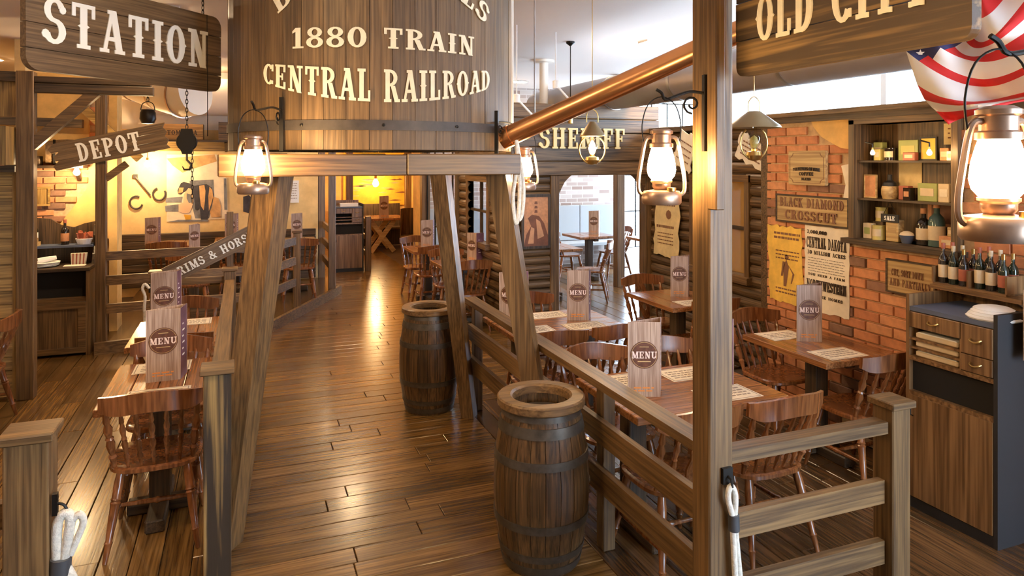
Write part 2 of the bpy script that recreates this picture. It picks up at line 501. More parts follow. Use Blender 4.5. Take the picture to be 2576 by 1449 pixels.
G['O'] = (0.74, _arc(0.36, 0.5, 0.34, 0.5, 0, 360, 0.2, 0.1, 18) + [[(-0.03, 0.5), (0.06, 0.43), (0.06, 0.57)], [(0.75, 0.5), (0.66, 0.57), (0.66, 0.43)]])
G['P'] = (0.68, [_stem(0.18), _foot(0.18, 0.34), _head(0.16, 0.3)] + _arc(0.28, 0.72, 0.37, 0.28, -90, 90, 0.19, 0.09))
G['R'] = (0.76, [_stem(0.18), _foot(0.18, 0.34), _head(0.16, 0.3)] + _arc(0.28, 0.74, 0.35, 0.26, -90, 90, 0.18, 0.09) + [_line(0.60, 0, 0.42, 0.5, 0.2), _foot(0.62, 0.26)])
G['S'] = (0.66, _arc(0.32, 0.73, 0.28, 0.27, 15, 268, 0.17, 0.1, 11) + _arc(0.31, 0.28, 0.31, 0.28, 92, -168, 0.19, 0.1, 11) + _disc(0.53, 0.76, 0.09) + _disc(0.08, 0.2, 0.1))
G['T'] = (0.74, [_stem(0.36), _foot(0.36, 0.38), _rect(0.03, 1 - s_, 0.69, 1), _rect(0.03, 0.7, 0.13, 1), _rect(0.59, 0.7, 0.69, 1), _spur(0.36)])
G['U'] = (0.8, [_rect(0.1, 0.3, 0.3, 1), _rect(0.6, 0.3, 0.7, 1), _head(0.19), _head(0.64, 0.3)] + _arc(0.4, 0.32, 0.30, 0.32, 180, 360, 0.18, 0.1, 10))
G['V'] = (0.78, [_line(0.38, 0, 0.16, 1, 0.2), _line(0.38, 0, 0.62, 1, 0.1), _head(0.16), _head(0.62, 0.26)])
G['W'] = (1.06, [_line(0.34, 0, 0.16, 1, 0.18), _line(0.34, 0, 0.52, 1, 0.09), _line(0.72, 0, 0.54, 1, 0.18), _line(0.72, 0, 0.9, 1, 0.09), _head(0.16, 0.3), _head(0.53, 0.3), _head(0.9, 0.24)])
G['X'] = (0.78, [_line(0.62, 0, 0.16, 1, 0.2), _line(0.16, 0, 0.6, 1, 0.1), _head(0.16), _head(0.62, 0.26), _foot(0.16, 0.26), _foot(0.62)])
G['Y'] = (0.78, [_rect(0.28, 0, 0.48, 0.5), _line(0.38, 0.42, 0.14, 1, 0.2), _line(0.4, 0.42, 0.64, 1, 0.1), _head(0.14), _head(0.64, 0.26), _foot(0.38, 0.38)])
G['Q'] = (0.74, G['O'][1] + [_line(0.66, -0.1, 0.4, 0.3, 0.16)])
G['1'] = (0.5, [_stem(0.25), _foot(0.25, 0.44), [(0.15, 1), (0.02, 0.84), (0.02, 0.74), (0.15, 0.82)]])
G['8'] = (0.7, _arc(0.34, 0.75, 0.28, 0.25, 0, 360, 0.17, 0.09, 14) + _arc(0.34, 0.27, 0.32, 0.27, 0, 360, 0.18, 0.1, 14))
G['0'] = (0.72, _arc(0.35, 0.5, 0.33, 0.5, 0, 360, 0.2, 0.1, 18))
G['2'] = (0.66, _arc(0.3, 0.7, 0.28, 0.3, 170, -20, 0.18, 0.1, 10) + [_line(0.1, 0.05, 0.5, 0.62, 0.17), _rect(0.03, 0, 0.6, 0.12), _rect(0.5, 0, 0.6, 0.26)])
G['3'] = (0.66, _arc(0.28, 0.74, 0.28, 0.26, 150, -90, 0.17, 0.09, 10) + _arc(0.28, 0.27, 0.32, 0.27, 90, -150, 0.18, 0.1, 10))
G['&'] = (0.84, _arc(0.32, 0.77, 0.22, 0.23, 0, 360, 0.13, 0.09, 12) + _arc(0.32, 0.27, 0.32, 0.27, 60, 330, 0.18, 0.1, 12) + [_line(0.7, 0, 0.24, 0.66, 0.18), _line(0.5, 0.1, 0.68, 0.5, 0.08), _rect(0.54, 0.44, 0.8, 0.52)])
G[','] = (0.26, [_rect(0.05, 0, 0.19, 0.16), _line(0.06, -0.14, 0.14, 0.02, 0.08)])
G['.'] = (0.26, [_rect(0.05, 0, 0.19, 0.16)])
G[' '] = (0.42, [])
def text_quads(s, gap=0.06):
    x, out = 0.0, []
    for ch in s:
        adv, qs = G[ch]
        for q in qs:
            out.append([(x + u, v) for u, v in q])
        x += adv + gap
    return out, max(x - gap, 0.01)
def add_text(mb, s, width, height, f, d=0.004, u0=0.0, v0=0.0, gap=0.06, align='C', mi=0):
    qs, tot = text_quads(s, gap)
    k = width / tot
    off = {'C': -width / 2, 'L': 0.0, 'R': -width}[align]
    for i, q in enumerate(qs):
        mb.prism([(u0 + off + u * k, v0 + v * height) for u, v in q], f, 0.0, d + i * 0.00008, mi)
    return mb

def lettering(s, width, height, f, d=0.004, u0=0.0, v0=0.0, gap=0.06, mat='letter_white', parent=None):
    """one part per word"""
    tot = text_quads(s, gap)[1]
    k = width / tot
    x = 0.0
    words = []
    cur = []
    for ch in s:
        adv, qs = G[ch]
        if ch == ' ':
            if cur: words.append(cur); cur = []
        else:
            cur += [[(u0 - width / 2 + (x + u) * k, v0 + v * height) for u, v in q] for q in qs]
        x += adv + gap
    if cur: words.append(cur)
    out = []
    for wq in words:
        m = MB()
        for i, q in enumerate(wq):
            m.prism(q, f, 0.0, d + i * 0.00008)
        out.append(m.build('lettering', mat, parent))
    return out

def at(px, py, z):
    """ground plan position of what the photograph shows at a pixel, for a known height above the floor"""
    dep = FPX * (CAMZ - z) / (py - HY)
    return at_d(px, dep)
def at_d(px, dep):
    cx = (px - CX) / FPX * dep
    return (dep * math.sin(TH) + cx * math.cos(TH), dep * math.cos(TH) - cx * math.sin(TH))

# ================================================================== THE SETTING
CEIL = 3.4
# ---- floors: boards laid one by one
def floor_boards(root, x0, x1, y0, y1, along, width, mat, seg, seed, z=0.0):
    rnd = random.Random(seed)
    a0, a1 = (x0, x1) if along == 'X' else (y0, y1)
    b0, b1 = (y0, y1) if along == 'X' else (x0, x1)
    n = max(1, round((b1 - b0) / width)); wd = (b1 - b0) / n
    cache = {}
    for i in range(n):
        c = b0 + (i + 0.5) * wd
        p = a0
        first = True
        while p < a1 - 0.02:
            ln = rnd.uniform(0.35, 1.0) * seg if first else seg * rnd.choice((0.8, 1.0, 1.2))
            first = False
            q = min(a1, p + ln)
            if a1 - q < 0.25: q = a1
            L = round(q - p, 2)
            if L not in cache:
                g = 0.002
                if along == 'X': cache[L] = MB().bev(-L / 2 + g, L / 2 - g, -wd / 2 + g, wd / 2 - g, -0.02, 0.0, 0.003).mesh('plank', mat)
                else: cache[L] = MB().bev(-wd / 2 + g, wd / 2 - g, -L / 2 + g, L / 2 - g, -0.02, 0.0, 0.003).mesh('plank', mat)
            m = (p + q) / 2
            loc = (m, c, z + rnd.uniform(-0.0012, 0.0)) if along == 'X' else (c, m, z + rnd.uniform(-0.0012, 0.0))
            inst('plank', cache[L], root, loc)
            p = q
f = struct('floor')
floor_boards(f, -0.1, 1.72, 2.0, 5.6, 'X', 0.146, 'floor_X', 1.5, 1)
floor_boards(f, -0.1, 2.85, 5.6, 16.6, 'X', 0.146, 'floor_X', 2.4, 2)
f = struct('floor')
floor_boards(f, -4.5, -0.1, 2.0, 9.0, 'Y', 0.146, 'floor_Y', 2.3, 3)
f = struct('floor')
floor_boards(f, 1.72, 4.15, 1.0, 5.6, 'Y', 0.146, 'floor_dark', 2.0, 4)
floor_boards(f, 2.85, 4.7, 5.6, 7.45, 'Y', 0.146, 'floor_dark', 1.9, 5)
f = struct('floor')
floor_boards(f, 2.9, 9.0, 7.45, 12.3, 'Y', 0.2, 'floor_Y', 2.4, 6)
MB().bb(-5, 9.4, -3, 17, -0.2, -0.021).build('floor', 'dark_X')['kind'] = 'structure'

# ---- ceiling and outer shell
MB().bb(-5, 5.72, -3, 17, CEIL, CEIL + 0.15).build('ceiling', 'ceiling_paint')['kind'] = 'structure'
MB().bb(5.72, 9.1, 7.45, 12.5, CEIL, CEIL + 0.15).build('ceiling', 'ceiling_paint')['kind'] = 'structure'
MB().bb(-4.7, -4.5, -3, 17, -0.02, CEIL).build('wall_left', 'wall_paint')['kind'] = 'structure'
MB().bb(-4.5, 9.4, 16.6, 16.8, -0.02, CEIL).build('wall_back', 'plaster')['kind'] = 'structure'

# shop front behind the viewer, a row of tall windows
def window_wall(name, a0, a1, z0, z1, npane, place, vert=1, fmat='iron', bar=0.012, dd=0.012):
    """glazing of npane bays between a0 and a1; place(u, v, d) -> xyz"""
    root = struct(name)
    pw = (a1 - a0) / npane
    fr = lambda u0, u1, v0, v1: MB().prism([(u0, v0), (u1, v0), (u1, v1), (u0, v1)], place, -dd, dd)
    for i in range(npane + 1):
        fr(a0 + i * pw - bar, a0 + i * pw + bar, z0, z1).build('mullion', fmat, root)
    for j in range(vert + 1):
        z = z0 + (z1 - z0) * j / vert
        fr(a0, a1, z - bar, z + bar).build('transom', fmat, root)
    for i in range(npane):
        for j in range(vert):
            zz0, zz1 = z0 + (z1 - z0) * j / vert + 0.03, z0 + (z1 - z0) * (j + 1) / vert - 0.03
            MB().prism([(a0 + i * pw + 0.03, zz0), (a0 + (i + 1) * pw - 0.03, zz0), (a0 + (i + 1) * pw - 0.03, zz1), (a0 + i * pw + 0.03, zz1)], place, -0.004, 0.004).build('pane', 'pane', root)
    return root
wf = struct('wall_front')
mw = MB(); mw.bb(-4.7, 9.4, -3.0, -2.8, -0.02, 0.35); mw.bb(-4.7, 9.4, -3.0, -2.8, 3.1, CEIL)
mw.bb(-4.7, 2.4, -3.0, -2.8, 0.35, 3.1); mw.bb(5.2, 9.4, -3.0, -2.8, 0.35, 3.1)
mw.build('wall_panel', 'wall_paint', wf)
window_wall('window_1', 2.4, 5.2, 0.35, 3.1, 2, lambda u, v, d: (u, -2.9 + d, v))

# outer right wall behind the brick and the log wall: clerestory glazing
MB().bb(5.55, 5.7, -2.8, 7.45, -0.02, 2.25).build('wall_right', 'wall_paint')['kind'] = 'structure'
window_wall('window_2', -2.6, 7.3, 2.25, 3.25, 4, lambda u, v, d: (5.6 + d, u, v), 1, 'white_paint', 0.03)
MB().bb(5.55, 5.7, -2.8, 7.45, 3.25, CEIL).build('wall_right', 'white_paint')['kind'] = 'structure'

# bright back room seen through the doorway
wb = struct('wall_back')
MB().bb(3.0, 7.1, 12.3, 12.45, -0.02, CEIL).build('brickwork', 'white_brick', wb)
MB().bb(7.1, 9.0, 12.3, 12.45, -0.02, 0.25).build('plinth', 'white_paint', wb)
window_wall('window_3', 7.1, 9.0, 0.25, 3.2, 5, lambda u, v, d: (u, 12.37 + d, v), 4)
window_wall('window_4', 9.2, 12.2, 0.1, 2.9, 4, lambda u, v, d: (9.05 + d, u, v), 4)
MB().bb(9.0, 9.1, 9.2, 12.3, 2.93, CEIL).build('wall_right', 'white_paint')['kind'] = 'structure'
MB().bb(9.0, 9.1, 7.45, 9.19, -0.02, CEIL).build('wall_right', 'white_paint')['kind'] = 'structure'
MB().bb(5.7, 9.0, 7.45, 7.6, -0.02, CEIL).build('wall_front', 'white_paint')['kind'] = 'structure'

# ---- left: brick and plaster wall behind the dresser, then the mural recess
wl = struct('wall_left')
MB().bb(-4.5, -1.42, 9.06, 9.3, -0.02, 3.0).build('masonry', 'mortar', wl)
bm_ = {}
for L in (0.205, 0.098):
    bm_[L] = MB().bev(-L / 2, L / 2, -0.02, 0.02, -0.031, 0.031, 0.004).mesh('brick', 'brick')
rnd = random.Random(3)
for r in range(28):
    z = 0.95 + r * 0.072
    for c in range(-1, 5):
        x = -2.62 + c * 0.22 + (0.11 if r % 2 else 0)
        lim = -1.45 if z > 2.3 else (-1.93 + (z - 1.2) * 0.55)
        if x > -2.75 and x + 0.1 < lim and (z < 2.0 or x > -1.8):
            inst('brick', bm_[0.205], wl, (x, 9.05 + rnd.uniform(-0.004, 0.004), z))
def plaster_patch(poly, y0, y1, mat, name='plaster'):
    return MB().prism(poly, lambda u, v, d: (u, d, v), y0, y1).build(name, mat, wl)
plaster_patch([(-1.93, 1.15), (-1.42, 1.15), (-1.42, 2.28), (-1.54, 2.22), (-1.58, 2.0), (-1.64, 1.72), (-1.78, 1.5), (-1.92, 1.3)], 9.0, 9.06, 'plaster')
plaster_patch([(-4.5, 1.98), (-2.1, 2.02), (-1.75, 2.0), (-1.62, 2.3), (-1.62, 3.0), (-4.5, 3.0)], 9.0, 9.06, 'plaster')
MB().bb(-1.42, -1.34, 8.98, 9.32, 0, 3.0).build('corner_post', 'plaster', wl)
MB().bb(-2.4, -2.3, 9.3, 12.0, 0, CEIL).build('recess_side', 'plaster_pale', wl)
# mural wall
wm = struct('wall_back')
MB().bb(-2.3, 1.14, 11.8, 12.0, -0.02, 2.5).build('plaster', 'plaster_pale', wm)
MB().bb(-2.3, 1.14, 11.8, 12.0, 2.5, CEIL).build('upper_plaster', 'duct_white', wm)
MB().bb(1.02, 1.14, 12.0, 16.6, -0.02, CEIL).build('return_plaster', 'plaster', wm)
for i in range(7):
    MB().bev(-2.2, 1.1, 11.74, 11.8, 0.12 + i * 0.115, 0.23 + i * 0.115, 0.006).build('wainscot_board', 'dark_X', wm)
MB().bev(-2.3, 0.62, 11.62, 11.8, 2.17, 2.33, 0.006).build('lintel_beam', 'yellow_X', wm)

# raised floor of the left bay
pf = struct('floor')
poly = [(-1.45, 8.40), (0.22, 8.70), (0.30, 8.78), (1.31, 10.80), (1.31, 11.8), (-1.45, 11.8)]
MB().prism(poly, lambda u, v, d: (u, v, d), -0.02, 0.10).build('deck', 'floor_Y', pf)
MB().bar((-1.46, 8.36, 0.06), (0.28, 8.68, 0.06), 0.05, 0.13).build('kerb_board', 'stain_X', pf)
MB().bar((0.28, 8.68, 0.06), (1.37, 10.83, 0.06), 0.05, 0.13).build('kerb_board', 'stain_Y', pf)

# ---- depot front at the far left: horizontal boards between trim
wd_ = struct('wall_left')
for i in range(17):
    z = 0.02 + i * 0.113
    MB().bb(-4.5, -1.81, 7.12, 7.17 + 0.01 * (i % 2), z, z + 0.118).build('board', 'yellow_X', wd_)
    MB().prism([(0, 0), (0.028, 0.0), (0.004, 0.105), (0, 0.105)], lambda u, v, d, z=z: (d, 7.12 - u, z + v), -4.5, -1.835).build('slat', 'yellow_X', wd_)
MB().bb(-1.84, -1.805, 7.07, 7.12, 0, 1.94).build('corner_board', 'yellow_Z', wd_)
MB().bb(-4.5, -1.81, 7.02, 7.17, 1.94, 1.99).build('top_rail', 'dark_X', wd_)
MB().bb(-4.5, -1.84, 7.2, 7.3, 2.42, 2.72).build('header_panel', 'yellow_Z', wd_)
MB().bb(-4.5, -1.81, 7.1, 7.3, 2.72, 2.80).build('header_beam', 'dark_X', wd_)
MB().bb(-4.5, -1.81, 6.78, 7.16, 2.0, 2.32).build('window_box', 'yellow_Z', wd_)

# ---- right brick wall, face at X = 4.15
BX = 4.15
NY0, NY1, NZ0, NZ1 = 3.02, 3.83, 1.48, 2.30          # display niche
br = struct('wall_right')
m = MB()
m.bb(BX + 0.012, BX + 0.30, 1.0, NY0, 0, 2.34); m.bb(BX + 0.012, BX + 0.30, NY1, 4.73, 0, 2.34)
m.bb(BX + 0.012, BX + 0.30, NY0, NY1, 0, NZ0); m.bb(BX + 0.012, BX + 0.30, NY0, NY1, NZ1, 2.34)
m.build('mortar_core', 'mortar', br)
rnd = random.Random(11)
bw = {}
for L in (0.212, 0.1, 0.106):
    bw[L] = MB().bev(-0.03, 0.03, -L / 2, L / 2, -0.032, 0.032, 0.004).mesh('brick', 'brick')
cnt = 0
for r in range(31):
    z = 0.038 + r * 0.0745
    for c in range(10):
        y = 4.73 - 0.112 - c * 0.224 - (0.112 if r % 2 else 0)
        L = 0.212
        if y < 2.3: continue
        if NZ0 - 0.06 < z < NZ1 + 0.03 and NY0 - 0.07 < y < NY1 + 0.07:
            continue
        if z < 0.25 and y < 3.9: continue
        if y > 3.75 and y < 4.2 and z > 2.15: continue
        inst('brick', bw[L], br, (BX + 0.022 + rnd.uniform(-0.006, 0.003), y, z)); cnt += 1
    if r % 2:
        inst('brick', bw[0.1], br, (BX + 0.022, 4.73 - 0.05, z)); cnt += 1
print('bricks', cnt)
# orange plaster left on the brick beside the niche
MB().prism([(NY1, 2.34), (4.22, 2.34), (4.20, 2.30), (4.12, 2.22), (4.02, 2.17), (3.93, 2.13), (NY1, 2.12)], lambda u, v, d: (d, u, v), BX - 0.02, BX + 0.02).build('plaster_patch', 'plaster', br)
MB().prism([(NY1, 1.5), (3.90, 1.5), (3.92, 1.72), (3.89, 1.86), (3.93, 2.0), (NY1, 2.02)], lambda u, v, d: (d, u, v), BX - 0.02, BX + 0.02).build('plaster_patch', 'paper', br)
MB().bb(BX - 0.06, BX + 0.36, 1.0, 4.78, 2.34, 2.385).build('cornice', 'dark_Y', br)
MB().bb(BX - 0.10, BX + 0.30, 1.0, 4.78, 2.385, 2.42).build('cornice_cap', 'stain_Y', br)
MB().bb(BX + 0.01, 4.72, 4.70, 4.82, 0, 2.38).build('return_panel', 'log_X', br)

# ---- log walls
def logs(root, axis, fixed, a0, a1, z0, z1, h, out, hole=None, mat='log'):
    """stack of half round logs; out = direction the round side faces"""
    n = round((z1 - z0) / h); h = (z1 - z0) / n
    prof = [(0, 0), (0.025, 0.004), (0.045, h * 0.25), (0.05, h * 0.5), (0.045, h * 0.75), (0.025, h - 0.004), (0, h)]
    for i in range(n):
        z = z0 + i * h
        spans = [(a0, a1)]
        if hole and z + h > hole[2] + 0.02 and z < hole[3] - 0.02:
            spans = [(a0, hole[0]), (hole[1], a1)]
        for s0, s1 in spans:
            if axis == 'Y': ff = lambda u, v, d, z=z: (fixed + out * u, d, z + v)
            else: ff = lambda u, v, d, z=z: (d, fixed + out * u, z + v)
            MB().prism(prof, ff, s0, s1).build('log', mat + '_' + axis, root)
def backing(root, axis, fixed, out, a0, a1, z0, z1, hole=None):
    m = MB()
    def pb(p0, p1, q0, q1):
        if axis == 'Y': m.bb(min(fixed, fixed - out * 0.025), max(fixed, fixed - out * 0.025), p0, p1, q0, q1)
        else: m.bb(p0, p1, min(fixed, fixed - out * 0.025), max(fixed, fixed - out * 0.025), q0, q1)
    if hole:
        pb(a0, hole[0], z0, z1); pb(hole[1], a1, z0, z1); pb(hole[0], hole[1], z0, hole[2]); pb(hole[0], hole[1], hole[3], z1)
    else: pb(a0, a1, z0, z1)
    m.build('backing', 'dark_' + axis, root)
def sash_window(name, axis, fixed, out, a0, a1, z0, z1, nx=2, nz=2, back=None):
    root = struct(name)
    def pb(p0, p1, q0, q1, e0, e1):
        e0, e1 = fixed + out * e0, fixed + out * e1
        return MB().bb(min(e0, e1), max(e0, e1), p0, p1, q0, q1) if axis == 'Y' else MB().bb(p0, p1, min(e0, e1), max(e0, e1), q0, q1)
    t = 0.07
    pb(a0 - t, a0, z0 - t, z1 + t, -0.03, 0.062).build('jamb', 'stain_Z', root)
    pb(a1, a1 + t, z0 - t, z1 + t, -0.03, 0.062).build('jamb', 'stain_Z', root)
    pb(a0 - t, a1 + t, z1, z1 + t, -0.03, 0.07).build('head', 'stain_' + axis, root)
    pb(a0 - t - 0.03, a1 + t + 0.03, z0 - t, z0, -0.03, 0.11).build('sill', 'stain_' + axis, root)
    for i in range(1, nx):
        a = a0 + (a1 - a0) * i / nx
        pb(a - 0.012, a + 0.012, z0, z1, -0.03, 0.01).build('glazing_bar', 'dark_Z', root)
    for j in range(1, nz):
        z = z0 + (z1 - z0) * j / nz
        pb(a0, a1, z - 0.016, z + 0.016, -0.03, 0.01).build('glazing_bar', 'dark_' + axis, root)
    for i in range(nx):
        for j in range(nz):
            pb(a0 + (a1 - a0) * i / nx + 0.012, a0 + (a1 - a0) * (i + 1) / nx - 0.012, z0 + (z1 - z0) * j / nz + 0.014, z0 + (z1 - z0) * (j + 1) / nz - 0.014, -0.014, -0.008).build('pane', 'pane', root)
    if back:
        pb(a0, a1, z0, z1, -0.05, -0.035).build('blind', back, root)
    return root
lw = struct('wall_right')
hole = (5.62, 6.46, 0.88, 1.82)
backing(lw, 'Y', 4.70, -1, 4.78, 7.45, 0, 2.36, hole)
logs(lw, 'Y', 4.70, 4.78, 7.45, 0, 2.36, 0.11, -1, hole)
MB().bb(4.6, 4.85, 4.75, 7.4, 2.36, 2.42).build('top_plate', 'dark_Y', lw)
sash_window('window_6', 'Y', 4.70, -1, 5.62, 6.46, 0.88, 1.82, 2, 2, 'blind')
lw = struct('wall_right')
hole = (8.17, 8.95, 1.0, 1.76)
backing(lw, 'Y', 2.87, -1, 7.47, 9.43, 0, 2.75, hole)
logs(lw, 'Y', 2.87, 7.47, 9.43, 0, 2.75, 0.115, -1, hole)
MB().lathe([(0.06, 0), (0.065, 0.4), (0.058, 1.2), (0.063, 2.0), (0.06, 2.75)], 12, (2.84, 9.45, 0)).build('corner_pole', 'log_Z', lw, True)
sash_window('window_7', 'Y', 2.87, -1, 8.17, 8.95, 1.0, 1.76, 2, 2)
# sheriff front
FY = 7.40
sf = struct('wall_front')
backing(sf, 'X', FY, -1, 2.87, 3.33, 0, 1.86)
logs(sf, 'X', FY, 2.87, 3.33, 0, 1.86, 0.093, -1)
MB().bev(3.31, 3.42, FY - 0.07, FY + 0.09, 0, 1.86, 0.006).build('door_post', 'stain_Z', sf)
MB().bev(4.58, 4.70, FY - 0.07, FY + 0.09, 0, 1.86, 0.006).build('door_post', 'stain_Z', sf)
for i in range(5):
    z0 = 1.86 + i * 0.166
    MB().bev(2.80, 4.75, FY - 0.10 - 0.006 * (i % 2), FY + 0.06, z0, z0 + 0.163, 0.008).build('lintel_board', 'log_X', sf)
MB().bb(2.82, 4.73, FY + 0.06, FY + 0.085, 1.87, 2.68).build('lintel_back', 'dark_X', sf)
for sx, x in ((1, 3.42), (-1, 4.58)):
    poly = [(0, 1.86), (0.16, 1.86), (0.12, 1.83), (0.07, 1.78), (0.03, 1.71), (0, 1.64)]
    MB().prism(poly, lambda u, v, d, x=x, sx=sx: (x + sx * u, d, v), FY - 0.06, FY + 0.05).build('corner_bracket', 'stain_X', sf)
MB().bb(4.70, 5.6, FY, FY + 0.07, -0.02, 2.45).build('side_panel', 'wall_paint', sf)
# glazed wall further down the corridor
window_wall('window_5', 9.55, 11.62, 0.05, 2.75, 4, lambda u, v, d: (2.93 + d, u, v), 3)
gw = struct('wall_right')
MB().bb(2.88, 3.0, 9.5, 12.3, 2.78, CEIL).build('plaster', 'plaster', gw)
MB().bb(2.88, 3.0, 11.75, 12.45, 0, 2.78).build('plaster', 'plaster', gw)
MB().bb(2.84, 2.98, 11.62, 11.76, 0, CEIL).build('column', 'stain_Z', gw)
ge = struct('wall_right')
MB().bb(3.78, 3.88, 12.46, 16.6, 0, CEIL).build('plaster', 'plaster', ge)
MB().bb(3.0, 3.78, 12.46, 12.52, 0, CEIL).build('return_panel', 'plaster', ge)

# ---- ceiling lights: flush panels gridded for fill, walkway column added to warm the floor
k = 0
for X in (-3.2, -0.7, 1.6, 4.42, 7.0):
    for Y in (2.4, 6.87, 11.2, 14.6):
        if X > 5 and Y < 8: continue
        if X > 3 and (Y > 13 or Y < 4): continue
        if X == 1.6 and Y < 4: continue
        t = thing('ceiling_light', 'flush ceiling light panel, %s row from the shop front, %s' % ({2.4: 'first', 6.87: 'second', 11.2: 'third', 14.6: 'last'}[Y], {-3.2: 'beside the left wall', -0.7: 'above the left seating', 1.6: 'added over the walkway to warm the floor', 4.42: 'along the right wall', 7.0: 'in the back room'}[X]), 'ceiling light', (X, Y, CEIL), 0, 'flush ceiling panels')
        MB().bb(-0.17, 0.17, -0.10, 0.10, -0.018, 0.0).build('frame', 'white_paint', t)
        MB().bb(-0.15, 0.15, -0.08, 0.08, -0.024, -0.0185).build('diffuser', 'panel_lit', t)

# ================================================================== WATER TANK
TX, TY, TR = 0.81, 4.62, 0.90
tank = thing('water_tank', 'tall round wooden water tank with painted railroad lettering on four splayed legs', 'water tank', (TX, TY, 0))
NS = 46
for k in range(NS):
    a0 = 2 * PI * k / NS + 0.0014; a1 = 2 * PI * (k + 1) / NS - 0.0014
    rr = TR + random.uniform(-0.002, 0.002)
    m = MB()
    ps = []
    for z in (2.10, 3.39):
        for (r_, a) in ((rr - 0.03, a0), (rr, a0), (rr, a1), (rr - 0.03, a1)):
            ps.append((r_ * math.cos(a), r_ * math.sin(a), z))
    m.quad_box(ps).build('stave', 'stave', tank)
MB().lathe([(0.0, 2.11), (TR - 0.02, 2.11), (TR - 0.02, 2.13)], 40).build('tank_bottom', 'dark_X', tank)
def band(z0, z1, r, n=64):
    return MB().lathe([(r, z0), (r + 0.006, z0), (r + 0.006, z1), (r, z1)], n, cap=False)
hoop = band(2.205, 2.258, TR + 0.002).build('hoop', 'hoop_iron', tank, True)
for a in (-70, -97, -125, -40):
    a = R(a)
    MB().lathe([(0, 0.0), (0.009, 0.001), (0.009, 0.006), (0.0, 0.009)], 8).build('rivet', 'iron', hoop).matrix_local = \
        Matrix.Translation(((TR + 0.007) * math.cos(a), (TR + 0.007) * math.sin(a), 2.232)) @ Matrix.Rotation(a, 4, 'Z') @ Matrix.Rotation(R(90), 4, 'Y')
AC = R(-97.0)
def tankmap(warp):
    def f(u, v, d):
        u2, z = warp(u, v)
        a = AC + u2 / TR
        r = TR + 0.004 + d
        return (r * math.cos(a), r * math.sin(a), z)
    return f
U1 = 0.71
lettering('CENTRAL RAILROAD', 1.40, 1.0, tankmap(lambda u, v: (u, (2.355 + 0.12 * (u / U1) ** 2) * (1 - v) + (2.53 + 0.047 * (u / U1) ** 2) * v)), 0.002, mat='letter_cream', parent=tank)
lettering('1880 TRAIN', 1.06, 1.0, tankmap(lambda u, v: (u + 0.03, 2.643 + 0.11 * v)), 0.002, mat='letter_cream', parent=tank)
def arch(u, v):
    p = u / 1.1
    r_ = 1.1 + v * 0.115
    return (0.03 + r_ * math.sin(p), 3.03 - 1.1 + r_ * math.cos(p))
lettering('BLACK HILLS', 1.32, 1.0, tankmap(arch), 0.002, mat='letter_cream', parent=tank)
def loc(x, y, z): return (x - TX, y - TY, z)
# legs
def leg(foot, top, w0=0.13, w1=0.14):
    p = []
    for (x, y, z, w) in ((foot[0], foot[1], 0.0, w0), (top[0], top[1], 1.97, w1)):
        for sx, sy in ((-1, -1), (1, -1), (1, 1), (-1, 1)):
            ca, sa = math.cos(R(-35)), math.sin(R(-35))
            p.append(loc(x + (sx * ca - sy * sa) * w / 2, y + (sx * sa + sy * ca) * w / 2, z))
    return MB().quad_box(p).build('leg', 'stain_Z', tank)
leg((-0.09, 3.99), (0.16, 4.05), 0.125, 0.15)
leg((1.725, 3.79), (1.45, 4.0), 0.105, 0.125)
leg((1.68, 5.30), (1.41, 5.2), 0.105, 0.125)
leg((-0.05, 5.50), (0.16, 5.2), 0.13, 0.135)
def tbeam(x0, x1, y0, y1, z0, z1, ax):
    return MB().bev(x0 - TX, x1 - TX, y0 - TY, y1 - TY, z0, z1, 0.006).build('beam', 'stain_' + ax, tank)
tbeam(-0.12, 0.83, 3.73, 3.86, 1.96, 2.075, 'X')
tbeam(0.83, 1.49, 3.72, 3.85, 1.96, 2.08, 'X')
tbeam(-0.12, 1.49, 5.35, 5.48, 1.96, 2.08, 'X')
tbeam(0.08, 0.22, 3.86, 5.35, 1.97, 2.08, 'Y')
tbeam(1.37, 1.50, 3.86, 5.35, 1.97, 2.08, 'Y')
tbeam(0.60, 0.74, 3.86, 5.35, 1.99, 2.08, 'Y')
tbeam(0.98, 1.12, 3.86, 5.35, 1.99, 2.08, 'Y')
# thin pipe down the side of the tank
aa = R(-8)
MB().tube([(0.93 * math.cos(aa), 0.93 * math.sin(aa), 3.38), (0.93 * math.cos(aa), 0.93 * math.sin(aa), 2.28)], 0.014, 8).build('side_pipe', 'duct_white', tank, True)
# copper spout
sp = thing('copper_spout', 'long polished copper pipe slanting up from the water tank to the ceiling', 'pipe', (0, 0, 0))
p0 = at_d(1268, 4.25); p1 = at_d(1880, 3.75); p2 = at_d(2140, 3.55)
P0 = Vector((p0[0], p0[1], 2.05 + 52 * 4.25 / FPX)); P1 = Vector((p1[0], p1[1], 2.05 + 330 * 3.75 / FPX))
P2 = P1 + (P1 - P0) * 0.93
MB().tube([P0, P0 + (P1 - P0) * 0.5, P1, P2], 0.062, 20).build('pipe', 'copper', sp, True)
MB().tube([P0 - (P1 - P0).normalized() * 0.012, P0 + (P1 - P0).normalized() * 0.05], 0.068, 20).build('end_collar', 'copper', sp, True)
MB().tube([P2, P2 - (P1 - P0).normalized() * 0.06], 0.068, 20).build('end_collar', 'copper', sp, True)
q = P0 + (P1 - P0) * 0.14
MB().tube([q, q + Vector((0.0, 0, CEIL - q.z))], 0.004, 6).build('hanger_wire', 'steel', sp)
q = P1 + (P1 - P0) * 0.2
MB().tube([q, q + Vector((0.0, 0, CEIL - q.z))], 0.004, 6).build('hanger_wire', 'steel', sp)

